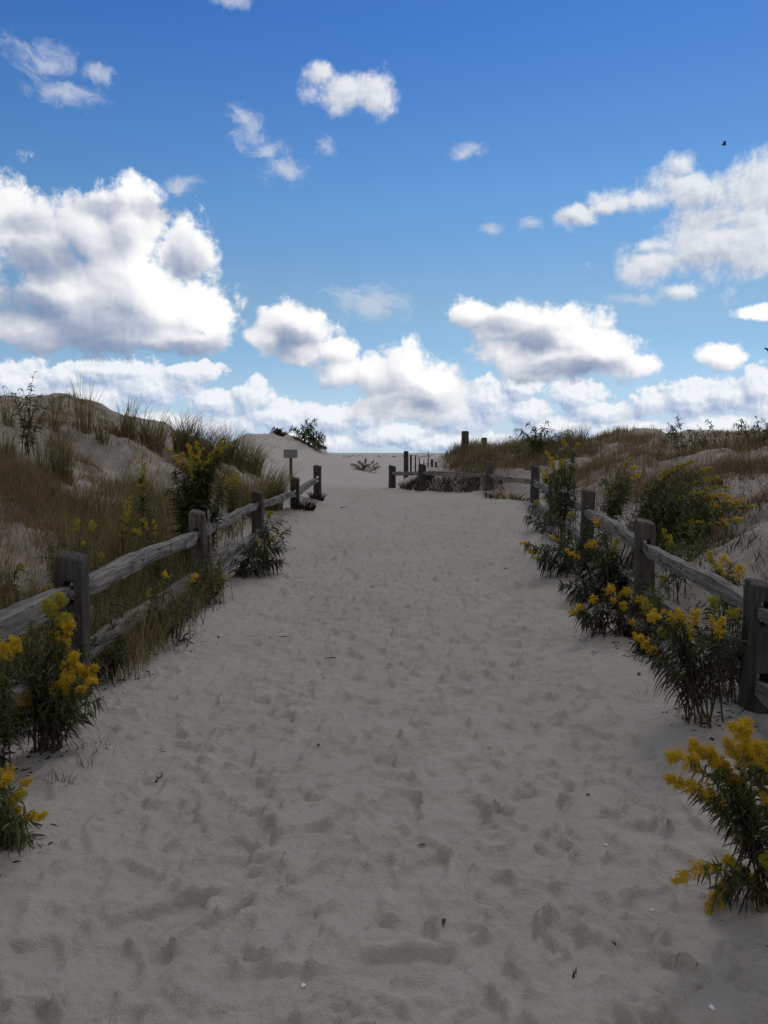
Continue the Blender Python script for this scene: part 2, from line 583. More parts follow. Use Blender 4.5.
# a few long slides and scuffs near the camera
for (px, py, a, b, ang, dp) in ((215, 925, .17, .045, 1.0, .02), (165, 915, .20, .05, .75, .022), (190, 905, .09, .06, 1.4, .03), (400, 965, .2, .06, .3, .02),
                                (300, 980, .25, .07, .15, .02), (235, 845, .10, .07, 1.5, .03), (430, 870, .13, .08, 1.2, .022)):
    d = px_dir(px, py)
    t = -CAMZ / d.z
    stamp(d.x * t, d.y * t, a, b, ang, dp, .008, .3)
i1 = np.searchsorted(ys, 45)
nearf = 1 - sst(Y0[:i1], 20, 30)
TL, TR = left_x(Y0[:i1]) - Xg[:i1], Xg[:i1] - right_x(Y0[:i1])
ripple = .010 * fbm(Xg[:i1] * 5.3, Y0[:i1] * 4.1, 4, .55) + .007 * np.abs(fbm(Xg[:i1] * 11 + 7, Y0[:i1] * 8, 3, .55)) + .0035 * fbm(Xg[:i1] * 24, Y0[:i1] * 20, 2) + .009 * fbm(Xg[:i1] * 7, Y0[:i1] * 20, 3)
Zg[:i1] += Hf[:i1] * nearf + ripple * (1 + 1.5 * np.maximum(sst(TL, 0, 1), sst(TR, 0, 1)))


def grid_mesh(name, X, Y, Z):
    nr, nc = X.shape
    co = np.stack([X, Y, Z], -1).reshape(-1, 3).astype(np.float32)
    idx = np.arange(nr * nc).reshape(nr, nc)
    q = np.stack([idx[:-1, :-1], idx[:-1, 1:], idx[1:, 1:], idx[1:, :-1]], -1).reshape(-1, 4)
    me = bpy.data.meshes.new(name)
    me.vertices.add(len(co))
    me.vertices.foreach_set('co', co.ravel())
    me.loops.add(q.size)
    me.loops.foreach_set('vertex_index', q.ravel().astype(np.int32))
    me.polygons.add(len(q))
    me.polygons.foreach_set('loop_start', np.arange(0, q.size, 4, dtype=np.int32))
    me.polygons.foreach_set('loop_total', np.full(len(q), 4, dtype=np.int32))
    me.polygons.foreach_set('use_smooth', np.ones(len(q), dtype=bool))
    me.update(calc_edges=True)
    return me


gm = grid_mesh('sand_ground', Xg, Y0, Zg)
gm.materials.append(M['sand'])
_tl, _tr = left_x(Y0) - Xg, Xg - right_x(Y0)
_d = np.maximum(sst(_tl, .0, 1.2), sst(_tr, .0, 1.0)) * (1 - sst(Y0, 19, 26) * (Xg < 0)) * (1 - sst(Y0, 30, 60))
at_d = gm.attributes.new('dune', 'FLOAT', 'POINT')
at_l = gm.attributes.new('loose', 'FLOAT', 'POINT')  # weight of the paler tone beyond the crest
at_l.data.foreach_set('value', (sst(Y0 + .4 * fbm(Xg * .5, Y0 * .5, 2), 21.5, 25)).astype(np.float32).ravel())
at_d = gm.attributes['dune']
at_d.data.foreach_set('value', _d.astype(np.float32).ravel())
sand = bpy.data.objects.new('sand_ground', gm)
COL.objects.link(sand)
sand['kind'] = 'structure'
sand['label'] = 'pale trodden sand path and dunes'
print('terrain', Xg.shape)


# ------------------------------------------------------------------ mesh helpers
class MB:
    """collects vertices and faces and links them as ONE mesh object"""
    def __init__(self):
        self.v, self.f, self.n, self.mi = [], [], 0, []

    def add(self, verts, faces, mat=0):
        o = self.n
        self.v.extend(verts)
        self.f.extend([tuple(i + o for i in q) for q in faces])
        self.mi.extend([mat] * len(faces))
        self.n += len(verts)

    def tube(self, pts, radii, sides=6, cap=True, up=None, mat=0):
        """tube along points with a radius (or (rx, rz) pair) at each"""
        pts = [Vector(p) for p in pts]
        verts, faces = [], []
        ref = Vector(up) if up else None
        for i, p in enumerate(pts):
            t = (pts[min(i + 1, len(pts) - 1)] - pts[max(i - 1, 0)]).normalized()
            r = ref if ref else (Vector((0, 0, 1)) if abs(t.z) < .9 else Vector((1, 0, 0)))
            a = t.cross(r).normalized()
            b = a.cross(t).normalized()
            rr = radii[i] if isinstance(radii, (list, tuple)) else radii
            ra, rb = rr if isinstance(rr, (list, tuple)) else (rr, rr)
            for k in range(sides):
                th = 2 * math.pi * k / sides
                verts.append(p + a * (ra * math.cos(th)) + b * (rb * math.sin(th)))
        for i in range(len(pts) - 1):
            for k in range(sides):
                k2 = (k + 1) % sides
                faces.append((i * sides + k, i * sides + k2, (i + 1) * sides + k2, (i + 1) * sides + k))
        if cap:
            faces.append(tuple(range(sides - 1, -1, -1)))
            o = (len(pts) - 1) * sides
            faces.append(tuple(range(o, o + sides)))
        self.add(verts, faces, mat)

    def build(self, name, mats, parent=None, smooth=False, loc=(0, 0, 0)):
        me = bpy.data.meshes.new(name)
        me.from_pydata([tuple(v) for v in self.v], [], self.f)
        for m in (mats if isinstance(mats, (list, tuple)) else [mats]):
            me.materials.append(m)
        if any(self.mi):
            me.polygons.foreach_set('material_index', self.mi)
        if smooth:
            me.polygons.foreach_set('use_smooth', [True] * len(me.polygons))
        me.update()
        o = bpy.data.objects.new(name, me)
        COL.objects.link(o)
        o.location = loc
        if parent:
            o.parent = parent
        return o


def tag(o, label, cat=None, group=None, kind=None):
    o['label'] = label
    if cat:
        o['category'] = cat
    if group:
        o['group'] = group
    if kind:
        o['kind'] = kind
    return o


def thing(name, label, cat, loc, rotz=0.0, group=None):
    o = bpy.data.objects.new(name, None)
    o.empty_display_size = .1
    COL.objects.link(o)
    o.location = loc
    o.rotation_euler = (0, 0, rotz)
    return tag(o, label, cat, group)


# ------------------------------------------------------------------ weathered timber
def wood_material(name, dark, light, stretch=(22, 22, 1.6)):
    m, N, b = material(name, light, .88, .2)
    p = objco(N)
    n = N.n.new('ShaderNodeObjectInfo')
    p = N.v('ADD', p, N.v('SCALE', n.outputs['Random'], scale=1.0) if False else N.v('MULTIPLY', n.outputs['Location'], (3.1, 1.7, 2.3)))
    q = N.v('MULTIPLY', p, stretch)
    grain = N.noise(q, 1.6, 6, .65, .6)
    streak = N.noise(N.v('MULTIPLY', p, (stretch[0] * 2.6, stretch[1] * 2.6, stretch[2] * .8)), 1.0, 3, .6)
    blot = N.noise(p, 5.5, 4, .6)
    c = N.mix(N.sstep(grain, .32, .68), dark, light)
    c = N.mix(N.sstep(blot, .40, .72, 0, .55), c, tuple(v * .62 for v in dark))
    c = N.mix(N.m('MULTIPLY', N.sstep(streak, .58, .66), .85), c, (.030, .026, .022))
    lich = N.noise(p, 14, 5, .7)
    c = N.mix(N.sstep(lich, .62, .74, 0, .5), c, (.22, .225, .19))
    N.l.new(c, b.inputs['Base Color'])
    bump(N, b, N.m('ADD', grain, N.m('MULTIPLY', streak, -.8)), .7, .006)
    return m


M['post_wood'] = wood_material('post_wood', (.058, .050, .042), (.135, .120, .104))
M['dark_post_wood'] = wood_material('dark_post_wood', (.036, .033, .030), (.092, .084, .075))
M['rail_wood'] = wood_material('rail_wood', (.10, .092, .084), (.275, .255, .232), (1.4, 20, 20))
M['rail_dark_wood'] = wood_material('rail_dark_wood', (.10, .095, .09), (.26, .25, .24), (1.4, 20, 20))


def make_post(name, parent, loc, rotz, ztop, zbot, slots, mat, wn=.165, wt_=.14, tilt=(0, 0), seed=0):
    """square post with through-slots; local x runs along the fence, y across it, z=0 at loc"""
    rr = random.Random(seed)
    ny = [-wn / 2, -.030, .030, wn / 2]
    zc = [zbot]
    for s in sorted(slots):
        zc += [s - .068, s + .068]
    zc += [ztop - .035, ztop]
    hole_rows = set()
    for k in range(len(slots)):
        hole_rows.add(1 + 2 * k)
    bm = bmesh.new()
    vc = {}

    def vert(i, j, x):
        key = (i, j, x)
        if key not in vc:
            y, z = ny[i], zc[j]
            top = (j == len(zc) - 1)
            s = .93 if top else 1.0
            zz = z + (.004 * (1 if i in (1, 2) else 0) + .03 * (y / wn) + .012 * x if top else 0)
            vc[key] = bm.verts.new((x * wt_ / 2 * s, y * s, zz))
        return vc[key]
    solid = {(i, j): not (i == 1 and j in hole_rows) for i in range(3) for j in range(len(zc) - 1)}
    for (i, j), s in solid.items():
        if not s:
            continue
        for x in (-1, 1):
            q = [vert(i, j, x), vert(i + 1, j, x), vert(i + 1, j + 1, x), vert(i, j + 1, x)]
            bm.faces.new(q if x > 0 else q[::-1])
        for di, dj, a, b in ((-1, 0, (i, j), (i, j + 1)), (1, 0, (i + 1, j + 1), (i + 1, j)), (0, -1, (i + 1, j), (i, j)), (0, 1, (i, j + 1), (i + 1, j + 1))):
            if not solid.get((i + di, j + dj), False):
                bm.faces.new([vert(*a, -1), vert(*b, -1), vert(*b, 1), vert(*a, 1)])
    bmesh.ops.recalc_face_normals(bm, faces=bm.faces)
    ed = [e for e in bm.edges if e.is_manifold and e.calc_face_angle(0) > 1.0]
    bmesh.ops.bevel(bm, geom=ed, offset=.008, segments=1, affect='EDGES')
    bmesh.ops.triangulate(bm, faces=[f for f in bm.faces if len(f.verts) > 4])
    bmesh.ops.subdivide_edges(bm, edges=[e for e in bm.edges if e.calc_length() > .09], cuts=2, use_grid_fill=True)
    sh = seed * 3.7
    for v in bm.verts:
        d = mnoise.noise_vector(Vector((v.co.x * 9 + sh, v.co.y * 9, v.co.z * 3.5)))
        v.co += Vector((d.x, d.y, d.z * .4)) * .009
        v.co.x += tilt[0] * v.co.z
        v.co.y += tilt[1] * v.co.z
    me = bpy.data.meshes.new(name)
    bm.to_mesh(me)
    bm.free()
    me.materials.append(mat)
    o = bpy.data.objects.new(name, me)
    COL.objects.link(o)
    o.location = loc
    o.rotation_euler = (0, 0, rotz)
    o.parent = parent
    return o


def make_rail(name, parent, a, b, mat, off=.0, h=.062, w=.043, seed=0, over=.10, end_h=.05, sag=.0):
    """hewn rail from point a to b, its ends tapered to pass through the posts' slots; local x runs along it"""
    rr = random.Random(seed)
    a, b = Vector(a), Vector(b)
    d = (b - a)
    L = d.length
    d.normalize()
    side = Vector((-d.y, d.x, 0)).normalized()
    up = side.cross(d) * -1
    if up.z < 0:
        up = -up
    n, sides = 26, 12
    verts, faces = [], []
    prof = [rr.uniform(.90, 1.08) for _ in range(sides)]
    ph = rr.uniform(0, 6)
    bend = rr.uniform(-.025, .025)
    for i in range(n + 1):
        t = i / n
        s = -over + (L + 2 * over) * t
        e = min(s + over, L + over - s)                    # distance from the nearer end
        tap = .52 + .48 * min(1, max(0, (e - .12) / .35)) ** .7
        if e < .01:
            tap *= .82
        hh = h * tap * (1 + .06 * math.sin(s * 3.1 + ph))
        ww = w * (.50 + .50 * min(1, max(0, (e - .12) / .3)))
        oy = off * (1 - min(1, max(0, e - .1) / .6)) * (1 if t > .5 else -1)
        cz = sag * math.sin(math.pi * t) + .012 * math.sin(s * 2.2 + ph)
        cy = bend * math.sin(math.pi * t) + oy
        for k in range(sides):
            th = 2 * math.pi * k / sides + .3
            c, sn = math.cos(th), math.sin(th)
            r = prof[k] * (1 + .05 * math.sin(s * 7 + k * 1.9 + ph) + .10 * mnoise.noise(Vector((s * 5, k * .9, seed))))
            p = 1 / max(abs(c), abs(sn)) ** .92
            verts.append((s, ww * c * p * r + cy, hh * sn * p * r + cz))
    for i in range(n):
        for k in range(sides):
            k2 = (k + 1) % sides
            faces.append((i * sides + k, (i + 1) * sides + k, (i + 1) * sides + k2, i * sides + k2))
    faces.append(tuple(range(sides)))
    faces.append(tuple(range((n + 1) * sides - 1, n * sides - 1, -1)))
    me = bpy.data.meshes.new(name)
    me.from_pydata(verts, [], faces)
    me.materials.append(mat)
    me.update()
    o = bpy.data.objects.new(name, me)
    COL.objects.link(o)
    m = Matrix((d, side, up)).transposed().to_4x4()
    m.translation = a
    o.parent = parent
    o.matrix_world = m
    return o


def split_rail_fence(posts, label, mats, seed):
    """posts: (x, y, z of post top, z of upper rail, z of lower rail or None, material); rails join neighbours"""
    root = thing('split_rail_fence', label, 'fence', (0, 0, 0))
    rr = random.Random(seed)
    n = len(posts)
    for i, (x, y, zt, zu, zl, pm) in enumerate(posts):
        p0, p1 = posts[max(i - 1, 0)], posts[min(i + 1, n - 1)]
        rz = math.atan2(p1[1] - p0[1], p1[0] - p0[0])
        g = gz(x, y)
        base = min(g, zl if zl else g) - .35
        slots = [zu] + ([zl] if zl is not None else [])
        make_post('post', root, (x, y, 0), rz, zt, base, slots, mats[pm], tilt=(0, rr.uniform(-.02, .02)), seed=seed + i)
    for i in range(n - 1):
        a, b = posts[i], posts[i + 1]
        make_rail('rail', root, (a[0], a[1], a[3]), (b[0], b[1], b[3]), mats['rail' if pmat_light(a) else 'rail_dark'], off=.016, seed=seed + 50 + i, h=.057 + rr.uniform(-.005, .006), w=.046)
        if a[4] is not None and b[4] is not None:
            make_rail('rail', root, (a[0], a[1], a[4]), (b[0], b[1], b[4]), mats['rail' if pmat_light(a) else 'rail_dark'], off=.016, seed=seed + 80 + i, h=.056, w=.046)
    return root


def pmat_light(p):
    return p[1] < 19


WM = {'mid': M['post_wood'], 'dark': M['dark_post_wood'], 'rail': M['rail_wood'], 'rail_dark': M['rail_dark_wood']}
LEFT = [(-1.93, 1.2, .97, .72, .30, 'mid'), (-1.93, 4.9, .955, .73, .30, 'dark'), (-1.98, 8.5, .945, .70, .27, 'mid'), (-1.93, 12.2, .97, .755, .33, 'dark'),
        (-1.72, 15.5, 1.06, .76, None, 'dark'), (-1.50, 18.0, 1.245, .95, None, 'dark')]
RIGHT = [(2.02, 1.4, .83, .62, .2, 'mid'), (2.19, 4.6, .825, .66, .24, 'dark'), (2.45, 7.45, .94, .70, .27, 'mid'), (2.67, 10.5, 1.08, .80, .36, 'mid'), (2.98, 14.0, 1.16, .86, .42, 'dark'),
         (3.20, 17.0, 1.265, .90, .48, 'dark'), (2.62, 20.0, 1.30, .97, None, 'mid'), (1.02, 21.4, 1.22, .98, None, 'dark'), (.22, 22.5, 1.16, .955, .53, 'dark')]
split_rail_fence(LEFT, 'weathered grey split rail fence along the left edge of the sand path', WM, 100)
split_rail_fence(RIGHT, 'weathered split rail fence that turns across the far end of the path', WM, 200)

# thin pale stake beside the third post of the left fence
s = MB()
sx_, sy_ = -1.80, 8.30
s.tube([(0, 0, -.3), (0, 0, .3), (-.015, 0, .65), (-.03, 0, .93)], [.017, .016, .015, .012], 8)
tag(s.build('stake', M['rail_wood'], loc=(sx_, sy_, gz(sx_, sy_)), smooth=True), 'thin pale wooden stake upright against a post of the left fence', 'stake')

# small sign on a post, seen from behind
sp = at(291, 24.5)
sg = thing('sign', 'small blank grey sign board on a thin post below the shrubs', 'sign', sp)
zt = ray(291, 449, 24.5).z - sp.z
s = MB()
s.tube([(0, 0, -.4), (0, 0, zt - .02)], [.048, .045], 8)
s.build('post', M['dark_post_wood'], sg)
bm = bmesh.new()
bmesh.ops.create_cube(bm, size=1)
bmesh.ops.scale(bm, vec=(.42, .025, .26), verts=bm.verts)
bmesh.ops.bevel(bm, geom=[e for e in bm.edges if abs((e.verts[0].co - e.verts[1].co).y) > .01], offset=.012, segments=2, affect='EDGES')
bmesh.ops.translate(bm, vec=(0, -.062, zt - .145), verts=bm.verts)
me = bpy.data.meshes.new('board')
bm.to_mesh(me)
bm.free()
sm, N_, b_ = material('sign_metal', (.17, .17, .165), .6, .4)
pn = objco(N_)
N_.l.new(N_.mix(N_.noise(pn, 9, 4, .6), (.11, .11, .105), (.23, .225, .215)), b_.inputs['Base Color'])
me.materials.append(sm)
bo = bpy.data.objects.new('board', me)
COL.objects.link(bo)
bo.parent = sg

# short picket (sand) fence behind the end of the rails: one stout post and thin uneven pickets
pf = thing('picket_fence', 'short run of dark thin pickets beyond the end of the rails', 'fence', at(406, 24.3))
base = pf.location.copy()
s = MB()
top = ray(405, 451, 24.3).z - base.z
s.tube([(0, 0, -.4), (0, 0, top - .03), (0, 0, top)], [.078, .074, .06], 10)
s.build('post', M['dark_post_wood'], pf)
for k, (px, py) in enumerate(((411, 455), (415.5, 455), (420, 458), (424, 460), (428, 452), (432, 459), (436, 462))):
    Y = 24.3 + .16 * (k + 1)
    g = at(px, Y) - base
    t = ray(px, py, Y).z - base.z
    bm = bmesh.new()
    bmesh.ops.create_cube(bm, size=1)
    bmesh.ops.scale(bm, vec=(.052, .014, t - g.z + .3), verts=bm.verts)
    for v in bm.verts:
        if v.co.z > 0:
            v.co.x *= .6
            v.co.x += random.uniform(-.03, .03)
    bmesh.ops.translate(bm, vec=(g.x, g.y, (t + g.z - .3) / 2), verts=bm.verts)
    me = bpy.data.meshes.new('picket')
    bm.to_mesh(me)
    bm.free()
    me.materials.append(M['dark_post_wood'])
    o = bpy.data.objects.new('picket', me)
    COL.objects.link(o)
    o.parent = pf
s = MB()
for z_ in (.25, .5):
    s.tube([(0, 0, z_), at(420, 24.9) - base + Vector((0, -.03, z_)), at(434, 25.3) - base + Vector((0, -.03, z_))], .006, 5)
s.build('wire', M['dark_post_wood'], pf)

# two stout posts standing up out of the dune grass behind the fence
for px, py, Y, r, lab in ((465, 431, 27, .10, 'taller square grey post rising out of the dune grass on the skyline'),
                          (484, 437.5, 30, .085, 'shorter grey post almost hidden in the dune grass on the skyline')):
    g = at(px, Y)
    t = ray(px, py, Y).z - g.z
    bm = bmesh.new()
    bmesh.ops.create_cube(bm, size=1)
    bmesh.ops.scale(bm, vec=(r * 2, r * 2, t + .4), verts=bm.verts)
    bmesh.ops.bevel(bm, geom=bm.edges[:], offset=.02, segments=2, affect='EDGES')
    bmesh.ops.translate(bm, vec=(0, 0, (t - .4) / 2), verts=bm.verts)
    me = bpy.data.meshes.new('wooden_post')
    bm.to_mesh(me)
    bm.free()
    me.materials.append(M['post_wood'])
    o = bpy.data.objects.new('wooden_post', me)
    COL.objects.link(o)
    o.location = g
    o.rotation_euler = (0, 0, .3)
    tag(o, lab, 'post')


# ------------------------------------------------------------------ plant materials
def leaf_material(name, c0, c1, c2=None, trans=.32, rough=.75):
    m, N, b = material(name, c0, rough, .12)
    g = N.n.new('ShaderNodeNewGeometry')
    rnd = g.outputs['Random Per Island']
    rp = N.n.new('ShaderNodeValToRGB')
    rp.color_ramp.elements[0].color = c0 + (1,)
    rp.color_ramp.elements[1].color = c1 + (1,)
    if c2:
        e = rp.color_ramp.elements.new(.86)
        e.color = c1 + (1,)
        rp.color_ramp.elements[-1].color = c2 + (1,)
    N.l.new(rnd, rp.inputs[0])
    N.l.new(rp.outputs[0], b.inputs['Base Color'])
    t = N.n.new('ShaderNodeBsdfTranslucent')
    N.l.new(rp.outputs[0], t.inputs['Color'])
    mx = N.n.new('ShaderNodeMixShader')
    mx.inputs[0].default_value = trans
    out = m.node_tree.nodes['Material Output']
    N.l.new(b.outputs[0], mx.inputs[1])
    N.l.new(t.outputs[0], mx.inputs[2])
    N.l.new(mx.outputs[0], out.inputs[0])
    return m


M['leaf'] = leaf_material('goldenrod_leaf', (.056, .068, .026), (.135, .152, .066), (.22, .21, .09))
M['leaf_dark'] = leaf_material('dark_leaf', (.034, .041, .019), (.088, .100, .044), (.16, .145, .065))
M['leaf_pale'] = leaf_material('pale_leaf', (.085, .115, .035), (.15, .19, .06), (.2, .2, .08))
M['leaf_dead'] = leaf_material('withered_leaf', (.030, .022, .016), (.060, .045, .030), (.11, .085, .05), .1)
M['stem'] = leaf_material('plant_stem', (.06, .055, .025), (.09, .075, .035), None, .0)
M['flower'] = leaf_material('goldenrod_flower', (.62, .37, .015), (.84, .60, .06), (.44, .40, .06), .22, .7)
M['flower_green'] = leaf_material('goldenrod_bud', (.36, .36, .04), (.58, .48, .05), (.28, .30, .06), .25, .7)
M['grass_green'] = leaf_material('dune_grass', (0.078, 0.086, 0.031), (0.163, 0.166, 0.062), (0.273, 0.227, 0.104), .25)
M['grass_tan'] = leaf_material('dry_grass', (0.188, 0.140, 0.062), (0.375, 0.281, 0.131), (0.163, 0.150, 0.050), .25)
M['grass_brown'] = leaf_material('russet_grass', (.125, .085, .048), (.25, .18, .10), (.36, .29, .17), .2)
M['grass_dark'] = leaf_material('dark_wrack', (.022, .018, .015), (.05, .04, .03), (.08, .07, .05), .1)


def arr_mesh(name, V, Fq, mat, parent=None, loc=(0, 0, 0), matidx=None):
    V = np.asarray(V, np.float32).reshape(-1, 3)
    Fq = np.asarray(Fq, np.int32)
    k = Fq.shape[1]
    me = bpy.data.meshes.new(name)
    me.vertices.add(len(V))
    me.vertices.foreach_set('co', V.ravel())
    me.loops.add(Fq.size)
    me.loops.foreach_set('vertex_index', Fq.ravel())
    me.polygons.add(len(Fq))
    me.polygons.foreach_set('loop_start', np.arange(0, Fq.size, k, dtype=np.int32))
    me.polygons.foreach_set('loop_total', np.full(len(Fq), k, dtype=np.int32))
    me.polygons.foreach_set('use_smooth', np.ones(len(Fq), bool))
    for m in (mat if isinstance(mat, (list, tuple)) else [mat]):
        me.materials.append(m)
    if matidx is not None:
        me.polygons.foreach_set('material_index', np.asarray(matidx, np.int32))
    me.update(calc_edges=True)
    o = bpy.data.objects.new(name, me)
    COL.objects.link(o)
    o.location = loc
    if parent:
        o.parent = parent
    return o


def unit(v):
    return v / np.maximum(np.linalg.norm(v, axis=-1, keepdims=True), 1e-9)


def leaves_arr(P, D, L, Wd, droop, fold=.35, segs=4, curl=None):
    """lanceolate leaves: points P, unit directions D, length, half width, droop (arrays)"""
    n = len(P)
    t = np.linspace(0, 1, segs + 1)
    prof = np.sin(np.pi * np.clip(t * .92 + .06, 0, 1) ** .8) ** .9
    prof[-1] = .03
    up = np.array([0, 0, 1.0])
    side = unit(np.cross(D, up) + 1e-4)
    if curl is not None:                                   # roll about the axis
        nrm0 = np.cross(side, D)
        side = side * np.cos(curl)[:, None] + nrm0 * np.sin(curl)[:, None]
    nrm = unit(np.cross(side, D))
    C = P[:, None] + D[:, None] * (L[:, None] * t)[..., None] - up * (L * droop)[:, None, None] * (t ** 2)[None, :, None]
    w = (Wd[:, None] * prof)[..., None]
    a = C + side[:, None] * w + nrm[:, None] * w * fold
    b = C - side[:, None] * w + nrm[:, None] * w * fold
    V = np.stack([a, C, b], 2)                             # n, segs+1, 3, 3
    base = np.arange(n)[:, None, None] * (3 * (segs + 1))
    i = np.arange(segs)[None, :, None] * 3
    k = np.arange(2)[None, None, :]
    q = np.stack([base + i + k, base + i + k + 1, base + i + k + 4, base + i + k + 3], -1).reshape(-1, 4)
    return V.reshape(-1, 3), q


OCT_V = np.array([[1, 0, 0], [-1, 0, 0], [0, 1, 0], [0, -1, 0], [0, 0, 1], [0, 0, -1]], float)
OCT_F = np.array([[0, 2, 4], [2, 1, 4], [1, 3, 4], [3, 0, 4], [2, 0, 5], [1, 2, 5], [3, 1, 5], [0, 3, 5]])


def florets_arr(P, r, rg):
    n = len(P)
    s = r[:, None, None] * rg.uniform(.7, 1.3, (n, 1, 3))
    a = rg.uniform(0, 6.28, n)
    c, sn = np.cos(a), np.sin(a)
    V = OCT_V[None] * s
    x = V[..., 0] * c[:, None] - V[..., 2] * sn[:, None]
    z = V[..., 0] * sn[:, None] + V[..., 2] * c[:, None]
    V = np.stack([x, V[..., 1], z], -1) + P[:, None]
    Fq = (OCT_F[None] + (np.arange(n) * 6)[:, None, None]).reshape(-1, 3)
    return V.reshape(-1, 3), Fq


def bez(B, C1, C2, T, t):
    t = np.asarray(t)[:, None]
    return (1 - t) ** 3 * B + 3 * (1 - t) ** 2 * t * C1 + 3 * (1 - t) * t * t * C2 + t ** 3 * T


def plume_points(axis, rg, n, rad, clump=10):
    """floret positions round a curved axis (k x 3): short side branches arching up and outwards"""
    k = len(axis)
    ts = np.sort(rg.uniform(0, 1, clump))
    bi = rg.integers(0, clump, n)
    bt = ts[bi]
    f = bt * (k - 1)
    i = np.clip(f.astype(int), 0, k - 2)
    p = axis[i] + (axis[i + 1] - axis[i]) * (f - i)[:, None]
    d = unit(axis[i + 1] - axis[i])
    ang = rg.uniform(0, 6.28, clump)
    u = unit(np.cross(d, np.array([.31, .2, 1.0])))
    w = np.cross(u, d)
    out = u * np.cos(ang)[bi][:, None] + w * np.sin(ang)[bi][:, None]
    s = rg.uniform(0, 1, n) ** .7
    env = rad * (.22 + .9 * np.sin(np.pi * np.clip(bt * .85 + .12, 0, 1)))
    q = p + out * (env * s)[:, None] + d * (env * s * .75)[:, None] + np.array([0, 0, 1.0]) * (env * .35 * (s - s ** 2 * 1.1))[:, None]
    return q + rg.normal(0, .19, (n, 3)) * rad


def plant(name, label, cat, base, tips, seed, group=None, leaf='leaf', leaf_len=.11, leaf_w=.010, density=46, flower='flower', plume=.14, prad=.022,
          fl_n=230, fl_r=.0048, dead_low=.25, stem_r=.0045, spread=.05, nod=.35, bend=.55, low=.30):
    """a leafy plant: every stem runs from the base to one tip (world points) and carries its leaves and one plume"""
    base = Vector(base)
    root = thing(name, label, cat, base, 0, group)
    rg = np.random.default_rng(seed)
    for ti, tip in enumerate(tips):
        droop = False
        fl = flower
        if len(tip) > 3:
            droop = 'd' in tip[3]
            if 'g' in tip[3]:
                fl = 'flower_green'
            if 'n' in tip[3]:
                fl = None
        if fl == 'flower' and base.y > 7.2 and rg.uniform() < .35:
            fl = 'flower_green'
        T = np.array(tip[:3]) - np.array(base)
        a = rg.uniform(0, 6.28)
        B = np.array([math.cos(a) * spread * rg.uniform(.2, 1), math.sin(a) * spread * rg.uniform(.2, 1), 0])
        B[2] = gz(base.x + B[0], base.y + B[1]) - base.z - .03
        h = max(T[2], .12)
        hor = np.array([T[0] - B[0], T[1] - B[1], 0])
        C1 = B + hor * (1 - bend) * .35 + np.array([0, 0, h * .42]) + rg.normal(0, .02, 3) * h
        C2 = B + hor * (.55 if not droop else .7) + np.array([0, 0, h * (.98 if not droop else 1.0) + (.16 if droop else 0.04 * nod)])
        tt = np.linspace(0, 1, 15)
        pts = bez(B, C1, C2, T, tt)
        seg = np.linalg.norm(np.diff(pts, axis=0), axis=1)
        cum = np.concatenate([[0], np.cumsum(seg)]) / seg.sum()
        total = seg.sum()
        mb = MB()
        mb.tube(pts.tolist(), [stem_r * (1 - .7 * c) for c in cum], 5)
        so = mb.build('stem', M['stem'], root, True)

        def along(c):
            f = np.interp(c, cum, np.arange(len(cum)))
            i = np.clip(f.astype(int), 0, len(pts) - 2)
            d = pts[i + 1] - pts[i]
            return pts[i] + d * (f - i)[:, None], unit(d)
        pl = min(plume * rg.uniform(.75, 1.25), total * .45) if fl else 0
        n = max(8, int(1.5 * density * (total ** .5) * rg.uniform(.85, 1.15)))
        c = low + (1 - low - (.6 * pl / total if fl else 0)) * np.sort(rg.uniform(0, 1, n)) ** .66
        P, D = along(c)
        ph = np.arange(n) * 2.4 + rg.uniform(-.4, .4, n)
        u = unit(np.cross(D, np.array([.2, .9, .3])))
        w = np.cross(u, D)
        out = u * np.cos(ph)[:, None] + w * np.sin(ph)[:, None]
        ld = unit(out + D * rg.uniform(.25, 1.0, n)[:, None])
        size = (1.2 - .75 * c) * rg.uniform(.45, 1.3, n)
        dead = (c < (dead_low + .15) * rg.uniform(.6, 1.4, n))
        L = 1.12 * leaf_len * size
        dr = np.where(dead, rg.uniform(.7, 1.3, n), rg.uniform(.15, .95, n))
        V, q = leaves_arr(P, ld, L, 1.12 * leaf_w * size * np.where(dead, .65, 1), dr, curl=rg.normal(0, .5, n))
        mi = np.repeat(dead.astype(int), 8)
        arr_mesh('foliage', V, q, [M[leaf], M['leaf_dead']], so, matidx=mi)
        if fl:
            ca = np.linspace(1 - pl / total, 1, 8)
            ax, _ = along(ca)
            far = base.y > 5.6
            fp = plume_points(ax, rg, int((1.9 if far else 4.0) * fl_n * rg.uniform(.7, 1.2)), (1.12 if far else 1.5) * prad * rg.uniform(.75, 1.2), clump=int(rg.integers(16, 26)))
            ai = rg.uniform(0, 6.99, max(12, len(fp) // 10))
            ak = ai.astype(int)
            fp = np.concatenate([fp, ax[ak] + (ax[ak + 1] - ax[ak]) * (ai - ak)[:, None] + rg.normal(0, .06, (len(ai), 3)) * prad])
            V, q = florets_arr(fp, (.62 if not far else .74) * fl_r * rg.uniform(.6, 1.3, len(fp)), rg)
            arr_mesh('flower_plume', V, q, M[fl], so)
    return root


def tips_px(lst, Y, jy=.0, seed=0):
    rg = random.Random(seed)
    out = []
    for t in lst:
        p = ray(t[0], t[1], Y + rg.uniform(-jy, jy))
        out.append((p.x, p.y, p.z) + tuple(t[2:]))
    return out


GL, GR = 'goldenrods along the left fence', 'goldenrods along the right fence'
